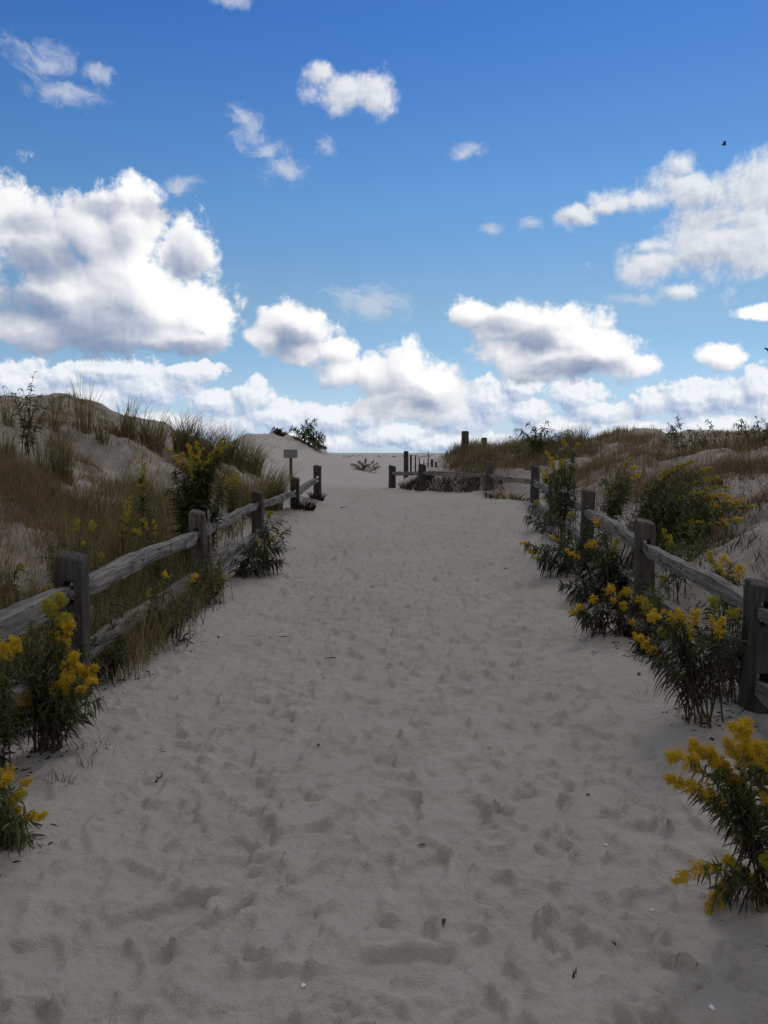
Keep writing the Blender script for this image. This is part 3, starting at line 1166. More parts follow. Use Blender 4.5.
# --- right side, near to far
plant('goldenrod', 'large goldenrod in full yellow bloom at the lower right edge, nearest on the right', 'goldenrod', at(775, 2.62),
      tips_px([(742, 720), (726, 740), (706, 750), (668, 756), (690, 745), (662, 778), (690, 785), (752, 764), (766, 796), (770, 742), (738, 778, 'g'), (757, 742),
               (716, 776, 'g'), (676, 882, 'd'), (708, 922, 'd'), (722, 858), (764, 860, 'g'), (775, 825), (712, 762), (748, 748), (733, 727)], 2.62, .13, 1), 1, GR,
      leaf_len=.066, leaf_w=.0052, density=105, plume=.15, prad=.0195, fl_n=820, fl_r=.0029, spread=.06, dead_low=.3, stem_r=.004)
plant('goldenrod', 'bushy goldenrod with hanging dark lower leaves in front of the nearest right rail', 'goldenrod', at(703, 4.35),
      tips_px([(637, 637), (643, 645), (650, 617), (678, 612), (671, 634), (694, 611), (712, 616), (723, 618), (660, 630, 'g'), (690, 632, 'g'), (740, 640, 'gn'), (655, 660, 'n'),
               (664, 612), (686, 622), (640, 655, 'n'), (700, 640, 'n'), (720, 650, 'n')], 4.35, .2, 2), 2, GR,
      leaf_len=.115, leaf_w=.0095, density=66, plume=.11, prad=.018, fl_n=230, fl_r=.0048, dead_low=.55, spread=.12, stem_r=.006, leaf='leaf_dark')
plant('goldenrod', 'thin leafy goldenrod without bloom beside the nearest right fence post', 'goldenrod', at(737, 4.75),
      tips_px([(745, 625, 'n'), (733, 612, 'g'), (752, 640, 'n'), (722, 630, 'n'), (738, 655, 'n')], 4.6, .1, 3), 3, GR,
      leaf_len=.13, leaf_w=.008, density=44, dead_low=.6, spread=.08, leaf='leaf_dark', plume=.06)
plant('goldenrod', 'low spreading goldenrod with yellow tips on the sand below the second right post', 'goldenrod', at(608, 6.6),
      tips_px([(570, 611), (578, 606), (592, 599), (612, 599), (612, 588), (630, 590), (641, 597), (652, 606), (600, 612, 'n'), (585, 618, 'n'), (640, 634), (646, 643), (625, 605), (634, 622)], 6.6, .25, 4), 4, GR,
      leaf_len=.14, leaf_w=.012, density=50, plume=.11, prad=.028, fl_n=170, fl_r=.0062, dead_low=.5, spread=.14, leaf='leaf_dark')
plant('goldenrod', 'dense dark green goldenrod clump between the second and third right posts', 'goldenrod', at(602, 8.1),
      tips_px([(590, 542), (608, 548, 'g'), (620, 556, 'n'), (585, 545, 'g'), (638, 572, 'n'), (569, 553), (597, 556, 'n'), (612, 565, 'n'), (578, 570, 'n'), (628, 583, 'n'), (594, 517), (604, 535, 'n'), (645, 585, 'n'),
               (584, 586, 'n'), (618, 540, 'g'), (560, 585, 'n'), (650, 600, 'n'), (640, 560, 'n'), (572, 595, 'n'), (630, 600, 'n'), (600, 590, 'n'), (655, 575, 'n')], 8.0, .35, 5), 5, GR,
      leaf_len=.16, leaf_w=.014, density=56, plume=.14, prad=.032, fl_n=130, fl_r=.0075, dead_low=.35, spread=.3, leaf='leaf_dark')
plant('goldenrod', 'goldenrod leaning left over the path with small yellow tips before the third right post', 'goldenrod', at(578, 9.5),
      tips_px([(520, 543), (526, 550), (549, 536), (531, 557, 'g'), (566, 550), (543, 545, 'n'), (556, 553, 'n'), (560, 568), (538, 564, 'n'), (570, 540, 'n')], 9.4, .25, 6), 6, GR,
      leaf_len=.16, leaf_w=.013, density=46, plume=.14, prad=.026, fl_n=90, fl_r=.008, dead_low=.3, spread=.15, bend=.2, leaf='leaf_dark')
plant('goldenrod', 'big goldenrod behind the right fence bowed to the right by the wind', 'goldenrod', at(622, 9.7),
      tips_px([(694, 461, 'g'), (714, 468, 'g'), (718, 478), (729, 487), (733, 498), (757, 506, 'g'), (742, 519), (731, 526), (672, 470, 'g'), (684, 465, 'g'), (702, 522, 'g'), (748, 500), (722, 512), (738, 508),
               (705, 492, 'g'), (690, 505, 'n'), (660, 478, 'n'), (715, 500, 'g'), (680, 490, 'n'), (726, 494), (665, 495, 'n'), (700, 475, 'n')], 9.6, .4, 7), 7, GR,
      leaf_len=.17, leaf_w=.0125, density=64, plume=.36, prad=.030, fl_n=260, fl_r=.0082, dead_low=.2, spread=.28, bend=.3, stem_r=.007)
plant('goldenrod', 'upright goldenrod with one bright yellow top left of the windblown one', 'goldenrod', at(607, 10.9),
      tips_px([(632, 458), (636, 467), (641, 474), (611, 487, 'g'), (620, 470, 'n'), (604, 480, 'n'), (646, 470, 'n'), (625, 490, 'n'), (615, 500, 'g')], 10.8, .3, 8), 8, GR,
      leaf_len=.17, leaf_w=.014, density=54, plume=.2, prad=.036, fl_n=110, fl_r=.009, spread=.22)
plant('goldenrod', 'tall slender goldenrod rising above the right fence where it bends', 'goldenrod', at(566, 11.6),
      tips_px([(546, 452), (555, 455, 'g'), (564, 440, 'g'), (579, 443, 'g'), (562, 460, 'g'), (552, 462), (571, 450, 'n'), (559, 470, 'n'), (575, 470, 'n'), (568, 485, 'n'), (550, 480, 'n')], 11.5, .3, 9), 9, GR,
      leaf_len=.17, leaf_w=.013, density=66, plume=.3, prad=.034, fl_n=110, fl_r=.009, spread=.2, stem_r=.008, dead_low=.3)
plant('goldenrod', 'pale yellow goldenrod tuft just right of the corner post of the far fence', 'goldenrod', at(549, 15.6),
      tips_px([(540, 470, 'g'), (547, 468, 'g'), (544, 476, 'g'), (552, 478, 'g'), (537, 480, 'n'), (556, 472, 'n')], 15.6, .2, 10), 10, GR,
      leaf='leaf_pale', leaf_len=.17, leaf_w=.016, density=36, plume=.3, prad=.05, fl_n=80, fl_r=.013, spread=.12)
plant('goldenrod', 'short yellow goldenrod in the sand behind the nearest right rail', 'goldenrod', at(727, 6.3),
      tips_px([(714, 565), (721, 571), (723, 557), (741, 567), (707, 552, 'g'), (716, 578), (733, 562, 'n'), (745, 580, 'n'), (728, 576)], 6.3, .2, 11), 11, GR,
      leaf_len=.12, leaf_w=.011, density=34, plume=.16, prad=.035, fl_n=150, fl_r=.0068, spread=.1)
plant('goldenrod', 'pale green budding goldenrod just behind the second right post', 'goldenrod', at(680, 7.5),
      tips_px([(662, 530, 'g'), (668, 543, 'g'), (683, 513, 'n'), (694, 524, 'n'), (671, 536, 'g'), (676, 550, 'n'), (700, 545, 'n'), (658, 548, 'g')], 7.5, .2, 12), 12, GR,
      leaf='leaf_pale', leaf_len=.11, leaf_w=.010, density=44, plume=.14, prad=.03, fl_n=110, fl_r=.007, spread=.12)
plant('goldenrod', 'leafy goldenrod with small yellow heads right behind the low spreading one', 'goldenrod', at(648, 6.0),
      tips_px([(634, 634), (642, 642), (650, 620, 'n'), (660, 640, 'n'), (636, 655, 'n'), (655, 610), (668, 625, 'n'), (645, 600, 'g')], 6.0, .15, 25), 25, GR,
      leaf_len=.13, leaf_w=.011, density=50, plume=.09, prad=.026, fl_n=150, fl_r=.006, dead_low=.4, spread=.14, leaf='leaf_dark')
# --- left side, near to far
plant('goldenrod', 'leafy goldenrod with few yellow heads under the nearest left rail', 'goldenrod', at(12, 4.3),
      tips_px([(24, 640, 'g'), (8, 625, 'g'), (34, 655, 'n'), (16, 660, 'n'), (0, 655, 'n'), (30, 690, 'n'), (12, 700, 'n'), (40, 640, 'n'), (22, 705), (30, 702), (-8, 690, 'n'), (44, 670, 'n')], 4.3, .15, 26), 26, GL,
      leaf_len=.10, leaf_w=.009, density=60, plume=.09, prad=.02, fl_n=260, fl_r=.0046, dead_low=.35, spread=.12)
plant('goldenrod', 'bushy goldenrod with a column of yellow heads in front of the nearest left post', 'goldenrod', at(48, 3.95),
      tips_px([(70, 622), (60, 633), (66, 640), (61, 652), (76, 655), (80, 666), (70, 676), (63, 687), (96, 668), (95, 682), (61, 597, 'g'), (48, 602, 'g'), (66, 616, 'g'), (20, 697), (28, 704),
               (5, 640, 'n'), (20, 660, 'n'), (30, 622, 'n'), (102, 700, 'n'), (60, 725, 'n'), (12, 700, 'n'), (104, 680, 'n'), (40, 625, 'n'), (50, 650, 'n'), (35, 665, 'n'), (85, 690, 'n'), (25, 640, 'n'), (72, 700, 'n'), (45, 690, 'n'), (88, 650, 'n'), (92, 712, 'n')], 3.95, .18, 13), 13, GL,
      leaf_len=.092, leaf_w=.0075, density=76, plume=.11, prad=.021, fl_n=420, fl_r=.0044, dead_low=.3, spread=.09, stem_r=.005)
plant('goldenrod', 'goldenrod cut by the left edge with flat yellow heads beside the nearest left rail', 'goldenrod', at(-8, 3.6),
      tips_px([(15, 640), (4, 648), (18, 646), (0, 672, 'g'), (10, 690, 'n'), (-15, 650), (12, 715, 'n'), (20, 668, 'n'), (-10, 690, 'g')], 3.6, .15, 14), 14, GL,
      leaf_len=.085, leaf_w=.0072, density=70, plume=.1, prad=.018, fl_n=300, fl_r=.0044, spread=.1)
plant('goldenrod', 'goldenrod in the lower left corner with yellow plumes spreading over the sand', 'goldenrod', at(-14, 2.98),
      tips_px([(17, 762), (12, 778), (32, 780), (28, 795, 'g'), (20, 808), (45, 815), (24, 822), (26, 864, 'g'), (4, 790, 'n'), (10, 840, 'n'), (30, 838, 'n'), (-10, 770), (50, 862, 'n')], 2.95, .12, 15), 15, GL,
      leaf_len=.075, leaf_w=.006, density=74, plume=.12, prad=.013, fl_n=330, fl_r=.0033, spread=.06)
plant('goldenrod', 'green goldenrod with yellow tufts behind the nearest left rail', 'goldenrod', at(22, 5.7),
      tips_px([(23, 566, 'g'), (48, 585, 'g'), (10, 590, 'g'), (60, 597, 'g'), (2, 612, 'g'), (30, 580, 'n'), (38, 600, 'n'), (-8, 585, 'n'), (18, 600, 'n'), (52, 610, 'n'), (5, 575, 'n')], 5.7, .25, 16), 16, GL,
      leaf_len=.12, leaf_w=.011, density=46, plume=.10, prad=.026, fl_n=150, fl_r=.006, spread=.2, leaf='leaf')
plant('goldenrod', 'tallest dark green goldenrod rising above the left fence with yellow spires', 'goldenrod', at(196, 9.25),
      tips_px([(169, 449), (181, 453), (195, 441), (204, 448, 'g'), (226, 438, 'g'), (222, 449, 'g'), (231, 444, 'g'), (190, 456), (174, 470, 'n'), (212, 462, 'n'), (200, 470, 'n'), (185, 480, 'n'), (228, 470, 'n'), (168, 490, 'n'),
               (198, 452), (187, 445), (215, 450, 'g'), (206, 490, 'n'), (176, 500, 'n'), (222, 495, 'n'), (210, 475, 'n'), (192, 495, 'n')], 9.25, .3, 17), 17, GL,
      leaf_len=.18, leaf_w=.0145, density=72, plume=.26, prad=.030, fl_n=140, fl_r=.0085, dead_low=.25, spread=.25, stem_r=.008, leaf='leaf_dark')
plant('goldenrod', 'smaller yellow goldenrod right of the tallest dark green one', 'goldenrod', at(233, 11.6),
      tips_px([(225, 475), (235, 471), (240, 478, 'g'), (228, 485, 'n'), (246, 486, 'n'), (231, 478)], 11.6, .2, 18), 18, GL,
      leaf_len=.15, leaf_w=.012, density=38, plume=.22, prad=.045, fl_n=90, fl_r=.0095, spread=.15)
plant('goldenrod', 'single tall yellow goldenrod spire standing alone in the brown grass', 'goldenrod', at(147, 8.7),
      tips_px([(143, 450, 'g'), (145, 462, 'g'), (150, 495, 'n'), (140, 500, 'n')], 8.7, .1, 19), 19, GL,
      leaf_len=.13, leaf_w=.012, density=46, plume=.42, prad=.038, fl_n=230, fl_r=.0075, spread=.05)
plant('goldenrod', 'yellow goldenrod spire in tall tan grass left of the lone one', 'goldenrod', at(124, 7.9),
      tips_px([(130, 496, 'g'), (126, 505, 'g'), (133, 515, 'n'), (120, 520, 'n')], 7.9, .1, 20), 20, GL,
      leaf_len=.11, leaf_w=.010, density=36, plume=.36, prad=.034, fl_n=190, fl_r=.007, spread=.05)
plant('goldenrod', 'hooked goldenrod with yellow-green drooping heads by the second left rail', 'goldenrod', at(160, 7.4),
      tips_px([(141, 521, 'gd'), (134, 531, 'gd'), (153, 520, 'g'), (158, 535, 'n'), (150, 545, 'n')], 7.3, .1, 21), 21, GL,
      leaf_len=.12, leaf_w=.011, density=30, plume=.15, prad=.026, fl_n=110, fl_r=.0065, spread=.06)
plant('goldenrod', 'scattered small green goldenrod behind the nearest left post', 'goldenrod', at(88, 6.5),
      tips_px([(77, 520, 'g'), (93, 523, 'g'), (83, 543, 'g'), (101, 554, 'g'), (70, 545, 'n'), (88, 550, 'n'), (64, 560, 'n'), (106, 570, 'n'), (60, 540, 'n')], 6.5, .25, 22), 22, GL,
      leaf_len=.11, leaf_w=.0085, density=40, plume=.10, prad=.024, fl_n=90, fl_r=.006, spread=.2)
plant('goldenrod', 'leafy goldenrod spilling onto the sand in front of the third left post', 'goldenrod', at(246, 9.7),
      tips_px([(261, 541, 'g'), (277, 536, 'g'), (268, 551, 'g'), (280, 548, 'n'), (255, 530, 'n'), (272, 562, 'n'), (240, 545, 'n'), (262, 565, 'n'), (250, 560, 'n'), (284, 560, 'n'), (232, 560, 'n'), (266, 528, 'n'), (246, 575, 'n'), (258, 550, 'n')], 9.6, .3, 23), 23, GL,
      leaf_len=.17, leaf_w=.014, density=50, plume=.15, prad=.03, fl_n=80, fl_r=.008, dead_low=.35, spread=.25, leaf='leaf_dark', bend=.25)
plant('goldenrod', 'withered dark goldenrod with two small yellow heads before the second left post', 'goldenrod', at(180, 6.25),
      tips_px([(197, 575), (184, 646), (165, 574), (190, 615, 'n'), (172, 625, 'n'), (200, 590, 'n'), (188, 655, 'n'), (176, 600, 'n')], 6.2, .2, 24), 24, GL,
      leaf_len=.12, leaf_w=.0095, density=30, plume=.07, prad=.026, fl_n=120, fl_r=.006, dead_low=.8, spread=.09, leaf='leaf_dark')

# --- leafy plants without flowers
for (px, Y, tips, g, sd, lab) in (
        (655, 6.9, [(640, 580, 'n'), (655, 588, 'n'), (668, 600, 'g'), (645, 605, 'n'), (672, 615, 'n'), (660, 575, 'g'), (630, 610, 'n'), (650, 622, 'n')], GR, 51, 'leafy goldenrod hiding the foot of the second right post'),
        (574, 10.2, [(560, 520, 'n'), (572, 512, 'g'), (586, 520, 'n'), (555, 535, 'n'), (592, 535, 'n'), (568, 530, 'n'), (580, 540, 'n')], GR, 52, 'dark leafy goldenrod hiding the foot of the third right post'),
        (718, 5.0, [(700, 602, 'n'), (716, 597, 'g'), (730, 610, 'n'), (745, 602, 'g'), (750, 626, 'n'), (735, 640, 'n'), (705, 625, 'n'), (722, 622, 'n'), (742, 655, 'n')], GR, 53, 'loose leafy goldenrod spilling through the nearest right rails'),
        (541, 13.4, [(530, 506, 'n'), (540, 499, 'g'), (552, 501, 'n'), (525, 516, 'n'), (548, 512, 'n')], GR, 54, 'small leafy goldenrod at the foot of the fourth right post'),
        (152, 6.6, [(135, 600, 'n'), (150, 590, 'g'), (165, 595, 'n'), (173, 610, 'n'), (140, 620, 'n'), (158, 615, 'n')], GL, 55, 'leafy goldenrod in dry grass below the second left rails'),
        (206, 8.0, [(195, 560, 'n'), (208, 552, 'n'), (220, 565, 'n'), (215, 580, 'n'), (190, 580, 'n'), (226, 575, 'g')], GL, 56, 'leafy goldenrod at the foot of the third left post'),
        (106, 5.3, [(95, 630, 'n'), (108, 622, 'n'), (120, 640, 'n'), (112, 650, 'n'), (100, 655, 'n'), (127, 655, 'n')], GL, 57, 'leafy goldenrod hiding the foot of the nearest left post'),
        (272, 11.4, [(262, 520, 'n'), (272, 512, 'g'), (283, 520, 'n'), (290, 530, 'n'), (258, 530, 'n'), (276, 530, 'n')], GL, 58, 'leafy goldenrod under the rail before the last left posts')):
    plant('goldenrod', lab, 'goldenrod', at(px, Y), tips_px(tips, Y, .2, sd), sd, g, leaf='leaf_dark' if sd % 2 else 'leaf', leaf_len=.085 + .006 * Y, leaf_w=.008 + .0005 * Y,
          density=46, plume=.1, prad=.024, fl_n=110, fl_r=.0045 + .0003 * Y, dead_low=.35, spread=.08 + .015 * Y, low=.2, bend=.35)
WD = 'leafy weeds growing through the fences'
for (px, Y, tips, lf, lab) in (
        (112, 5.9, [(105, 590), (120, 585), (130, 600), (98, 610), (138, 612), (115, 605)], 'leaf', 'leafy weed growing up through the rails right of the nearest left post'),
        (150, 6.9, [(140, 570), (155, 560), (165, 585), (132, 580), (150, 590), (172, 575)], 'leaf_pale', 'pale leafy weed under the upper left rail halfway to the third post'),
        (215, 8.6, [(212, 545), (222, 535), (230, 550), (206, 560), (218, 560)], 'leaf', 'leafy weed just right of the thin stake on the left'),
        (60, 6.8, [(50, 545), (62, 535), (72, 548), (40, 555), (80, 560), (66, 560)], 'leaf', 'loose green weeds on the sand behind the nearest left post'),
        (545, 12.6, [(538, 510), (548, 500), (556, 515), (530, 520), (560, 525), (543, 522)], 'leaf', 'green weed at the foot of the far right posts before the corner'),
        (660, 6.6, [(650, 585), (662, 575), (672, 590), (680, 600), (655, 600), (690, 610)], 'leaf_pale', 'pale weed behind the lower rail right of the second right post'),
        (592, 9.0, [(580, 555), (596, 560), (606, 575), (575, 575), (590, 580), (612, 590)], 'leaf', 'weedy green growth at the foot of the third right post'),
        (716, 5.4, [(700, 640), (712, 630), (726, 645), (735, 655), (708, 660)], 'leaf', 'green weed behind the bushy goldenrod at the nearest right rail'),
        (700, 8.6, [(690, 530), (704, 522), (716, 535), (725, 545), (682, 540), (708, 545)], 'leaf_pale', 'grey green weed on the sand below the windblown goldenrod')):
    plant('leafy_weed', lab, 'weed', at(px, Y), tips_px(tips, Y, .2, px), 1500 + px, WD, leaf=lf, flower=None, leaf_len=.10, leaf_w=.010, density=34, spread=.18, low=.12, stem_r=.004, bend=.35)

SH = 'leafy plants on the dune crests'
plant('dune_shrub', 'leafy upright plant with a tall tip on the crest at the upper left', 'shrub', at(28, 12.2),
      tips_px([(35, 372), (21, 388), (4, 386), (12, 392), (43, 393), (54, 402), (30, 395), (16, 404), (38, 404)], 12.2, .3, 31), 31, SH,
      leaf='leaf', flower=None, leaf_len=.13, leaf_w=.018, density=24, spread=.12, dead_low=.05, stem_r=.008, low=.15)
plant('dune_shrub', 'spiky green shrub with arching shoots alone on top of the far sand dune', 'shrub', at(307, 33),
      tips_px([(306, 420), (316, 421), (291, 428), (325, 436), (326, 447), (321, 433), (312, 426), (297, 432), (300, 440), (318, 441), (309, 430), (303, 426), (294, 437), (322, 440), (313, 436)], 33, .5, 32), 32, SH,
      leaf='leaf', flower=None, leaf_len=.36, leaf_w=.036, density=26, spread=.25, dead_low=.08, stem_r=.02, bend=.1, low=.2)
plant('dune_shrub', 'smaller dark shrub just left of the spiky one on the far sand dune', 'shrub', at(281, 33.4),
      tips_px([(273, 428), (277, 430), (287, 433), (280, 429), (284, 436), (272, 436), (289, 439)], 33.4, .4, 33), 33, SH,
      leaf='leaf_dark', flower=None, leaf_len=.3, leaf_w=.05, density=26, spread=.25, dead_low=.08, stem_r=.02, low=.2)
plant('dune_shrub', 'leafy plant with long bare shoots leaning right on the skyline behind the far fence', 'shrub', at(531, 21.5),
      tips_px([(527, 424), (535, 427), (549, 421), (554, 430), (572, 430), (515, 429), (521, 434), (540, 433), (545, 428), (560, 436), (510, 436)], 21.5, .5, 34), 34, SH,
      leaf='leaf', flower=None, leaf_len=.24, leaf_w=.022, density=30, spread=.3, dead_low=.05, stem_r=.012, bend=.3, low=.15)
for k, (px, Y, tips, lab) in enumerate((
        (672, 18, [(666, 422), (676, 417), (682, 424), (660, 429), (688, 430), (671, 426)], 'leftmost of the leafy plants along the right hand dune crest'),
        (700, 18.4, [(706, 420), (697, 425), (690, 430), (712, 427), (703, 430)], 'leafy plant with a curled tip midway along the right hand dune crest'),
        (738, 17.6, [(740, 420), (733, 425), (746, 424), (728, 430), (751, 430)], 'dark leafy plant on the right hand dune crest near the edge'),
        (762, 17.2, [(755, 416), (767, 412), (762, 420), (776, 415), (749, 427), (770, 424)], 'tallest leafy plant on the right hand dune crest, cut by the edge'))):
    plant('dune_shrub', lab, 'shrub', at(px, Y), tips_px(tips, Y, .4, 40 + k), 40 + k, SH,
          leaf='leaf', flower=None, leaf_len=.16, leaf_w=.018, density=26, spread=.5, dead_low=.05, stem_r=.009, low=.15)
plant('dune_shrub', 'low round grey green shrub on the flat sand beyond the path', 'shrub', at(367, 31),
      tips_px([(351, 464), (358, 461), (366, 459), (374, 461), (381, 466), (355, 467), (370, 464), (362, 464), (378, 463)], 31, .5, 45), 45, SH,
      leaf='grass_green', flower=None, leaf_len=.13, leaf_w=.018, density=46, spread=.35, dead_low=.05, stem_r=.012, low=.1)


# ------------------------------------------------------------------ grasses
def blades_arr(B, H, ang, curv, w, rg, segs=4):
    n = len(B)
    t = np.linspace(0, 1, segs + 1)
    d = np.stack([np.cos(ang), np.sin(ang), np.zeros(n)], 1)
    up = np.array([0, 0, 1.0])
    C = B[:, None] + up * (H[:, None] * (t - .35 * curv[:, None] * t ** 2.2))[..., None] + d[:, None] * (H * curv)[:, None, None] * (t ** 2)[None, :, None] * .9
    sa = rg.uniform(0, 3.14, n)
    s = np.stack([np.cos(sa), np.sin(sa), np.zeros(n)], 1)
    ww = (w[:, None] * (1 - t ** 1.6 * .93))[..., None] * .5
    V = np.stack([C + s[:, None] * ww, C - s[:, None] * ww], 2)
    base = np.arange(n)[:, None] * (2 * (segs + 1))
    i = np.arange(segs)[None] * 2
    q = np.stack([base + i, base + i + 1, base + i + 3, base + i + 2], -1).reshape(-1, 4)
    return V.reshape(-1, 3), q, C[:, -1]


def tuft(name, label, cat, px, Y, top, width_px, n, mat, seed, group=None, curv=.5, wind=None, wmul=1.0, mats2=None):
    """one clump of grass: height from its top pixel, width in pixels at its distance"""
    rg = np.random.default_rng(seed)
    b = at(px, Y)
    h = max(.12, ray(px, top, Y).z - b.z)
    rad = width_px / F * Y / 2
    r = rad * np.sqrt(rg.uniform(0, 1, n)) * .55
    a = rg.uniform(0, 6.28, n)
    x, y = b.x + r * np.cos(a), b.y + r * np.sin(a) * .8
    B = np.stack([x - b.x, y - b.y, ground(x, y) - b.z - .02], 1)
    H = h * rg.uniform(.45, 1.08, n)
    ang = a + rg.normal(0, .7, n)
    if wind is not None:
        ang = np.where(rg.uniform(0, 1, n) < .6, wind + rg.normal(0, .5, n), ang)
    w = rg.uniform(.7, 1.3, n) * max(.004, .00075 * Y) * wmul
    V, q, T = blades_arr(B, H, ang, np.abs(rg.normal(curv, .2, n)) * .8, w, rg)
    ms = [M[mat]] + ([M[mats2]] if mats2 else [])
    mi = np.repeat((rg.uniform(0, 1, n) < .3).astype(int), 4) if mats2 else None
    o = arr_mesh(name, V, q, ms, loc=b, matidx=mi)
    return tag(o, label, cat, group)


TG = 'clumps of dune grass on the left dune'
for a in (
        (5, 10.5, 418, 34, 190, 'grass_green', 'dark clump of upright grass at the left edge below the crest', .25),
        (62, 10.6, 424, 36, 260, 'grass_green', 'dark upright clump of grass on the bare sand of the left dune', .18),
        (44, 11.2, 428, 26, 110, 'grass_green', 'thin grass just left of the dark upright clump on the left dune', .25),
        (24, 8.9, 446, 26, 70, 'grass_green', 'sparse wispy grass on the sand above the russet band', .25),
        (85, 14.0, 370, 30, 90, 'grass_tan', 'tallest thin grass tuft standing against the cloud on the left crest', .22),
        (128, 14.6, 388, 26, 110, 'grass_green', 'bushy grass tuft with a dark leaning top on the left crest', .35),
        (146, 14.8, 400, 20, 60, 'grass_green', 'narrow pale grass tuft right of the bushy one on the left crest', .4),
        (160, 15.2, 402, 18, 50, 'grass_green', 'small faint grass tuft on the crest before the wide dark mound', .4),
        (187, 15.6, 402, 48, 480, 'grass_green', 'wide dense mound of dark grass where the left crest starts to drop', .5),
        (210, 16.2, 412, 40, 330, 'grass_green', 'dense drooping grass on the falling part of the left crest', .6),
        (232, 17.0, 424, 44, 400, 'grass_green', 'thick grass on the lower left crest above the yellow flowers', .5),
        (252, 17.6, 434, 32, 260, 'grass_green', 'lowest skyline grass on the left, beside the small sign', .5),
        (270, 15.2, 452, 46, 420, 'grass_green', 'big fringed grass clump overhanging the fence below the sign', .6),
        (248, 14.2, 462, 40, 330, 'grass_tan', 'tan grass clump behind the third left fence post', .45),
        (102, 13.8, 396, 22, 60, 'grass_green', 'short sparse grass on the left crest right of the tallest thin tuft', .4),
        (8, 13.2, 392, 22, 60, 'grass_green', 'thin grass on the crest left of the leafy upright plant', .35),
        (55, 13.6, 394, 20, 50, 'grass_tan', 'thin dry grass on the crest right of the leafy upright plant', .35)):
    tuft('grass_clump', a[6], 'grass', a[0], a[1], a[2], a[3], a[4], a[5], 500 + a[0], TG, a[7], wind=.2 if a[1] > 14.5 else None,
         mats2='grass_tan' if a[5] == 'grass_green' else 'grass_green')
for a in (
        (121, 14.6, 418, 60, 260, 'grass_brown', 'russet weed patch under the bushy tuft on the left crest', .7),
        (152, 14.9, 414, 40, 160, 'grass_brown', 'russet weeds beside the wide dark mound on the left crest', .7),
        (133, 9.6, 447, 10, 40, 'grass_brown', 'dark seeded weed beside the lone yellow spire', .4)):
    tuft('weed_patch', a[6], 'weeds', a[0], a[1], a[2], a[3], a[4], a[5], 700 + a[0], 'russet weeds on the left dune', a[7])
for a in (
        (96, 3.95, 715, 70, 26, 'grass_tan', 'dry bent weed stalks on the sand right of the nearest left goldenrod', .9),
        (85, 3.75, 742, 34, 16, 'grass_green', 'small sprig of green weed on the sand beside the nearest left goldenrod', .5),
        (325, 11.0, 548, 46, 12, 'grass_tan', 'few pale weed sprigs on the sand right of the third left post', .7),
        (283, 10.3, 560, 40, 12, 'grass_tan', 'few thin sprigs on the sand beside the spilling leafy goldenrod', .7),
        (668, 5.4, 655, 46, 22, 'grass_dark', 'dead dark twiggy weed lying on the sand before the right rail', 1.1),
        (650, 5.0, 690, 60, 20, 'grass_tan', 'dry curled weed on the sand left of the bushy right goldenrod', 1.1),
        (757, 2.55, 930, 40, 14, 'grass_tan', 'thin dry grass stalks at the foot of the nearest right goldenrod', .4),
        (60, 3.55, 800, 40, 26, 'grass_dark', 'dark fallen leaves and bits at the foot of the nearest left goldenrod', 1.3)):
    tuft('weed', a[6], 'weed', a[0], a[1], a[2], a[3], a[4], a[5], 900 + a[0], 'small weeds at the path edges', a[7])
for a in (
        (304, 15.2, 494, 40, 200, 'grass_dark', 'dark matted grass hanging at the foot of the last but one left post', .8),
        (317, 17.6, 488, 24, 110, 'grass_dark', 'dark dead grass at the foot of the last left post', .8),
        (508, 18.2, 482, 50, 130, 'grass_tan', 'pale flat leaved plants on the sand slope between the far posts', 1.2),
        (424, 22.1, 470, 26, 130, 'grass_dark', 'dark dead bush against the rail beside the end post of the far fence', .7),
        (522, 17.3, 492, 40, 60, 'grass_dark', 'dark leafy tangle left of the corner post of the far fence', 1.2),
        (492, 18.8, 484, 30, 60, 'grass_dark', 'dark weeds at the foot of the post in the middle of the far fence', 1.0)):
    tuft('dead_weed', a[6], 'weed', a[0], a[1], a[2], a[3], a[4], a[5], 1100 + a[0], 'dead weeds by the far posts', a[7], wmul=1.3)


def field(name, label, region, n, hgt, mat, seed, curv=.35, w=.006, dens=None, mats2=None, share=.3):
    """a mass of grass nobody could count: scattered blades over a patch of ground (x0, x1, y0, y1)"""
    rg = np.random.default_rng(seed)
    x0, x1, y0, y1 = region
    m = int(n * 2.6)
    x, y = rg.uniform(x0, x1, m), rg.uniform(y0, y1, m)
    # tufts: pull blades to clump centres
    cxs, cys = rg.uniform(x0, x1, max(8, m // 14)), rg.uniform(y0, y1, max(8, m // 14))
    k = rg.integers(0, len(cxs), m)
    cl = rg.uniform(0, 1, m) < .8
    x = np.where(cl, cxs[k] + rg.normal(0, .07, m), x)
    y = np.where(cl, cys[k] + rg.normal(0, .07, m), y)
    keep = rg.uniform(0, 1, m) < (dens(x, y) if dens else 1.0)
    x, y = x[keep][:n], y[keep][:n]
    n = len(x)
    B = np.stack([x, y, ground(x, y) - .02], 1)
    taper = .45 + .55 * np.clip(dens(x, y) * 1.3, 0, 1) if dens else 1.0
    H = taper * rg.uniform(hgt[0], hgt[1], n) * (.75 + .6 * (fbm(x * 1.3, y * 1.3, 2) + .4))
    V, q, T = blades_arr(B, H, rg.uniform(0, 6.28, n), np.abs(rg.normal(curv, .2, n)), rg.uniform(.6, 1.3, n) * w * (1 + y / 14), rg, 3)
    ms = [M[mat]] + ([M[mats2]] if mats2 else [])
    mi = np.repeat((rg.uniform(0, 1, n) < share).astype(int), 3) if mats2 else None
    o = arr_mesh(name, V, q, ms, matidx=mi)
    return tag(o, label, 'grass', None, 'stuff')


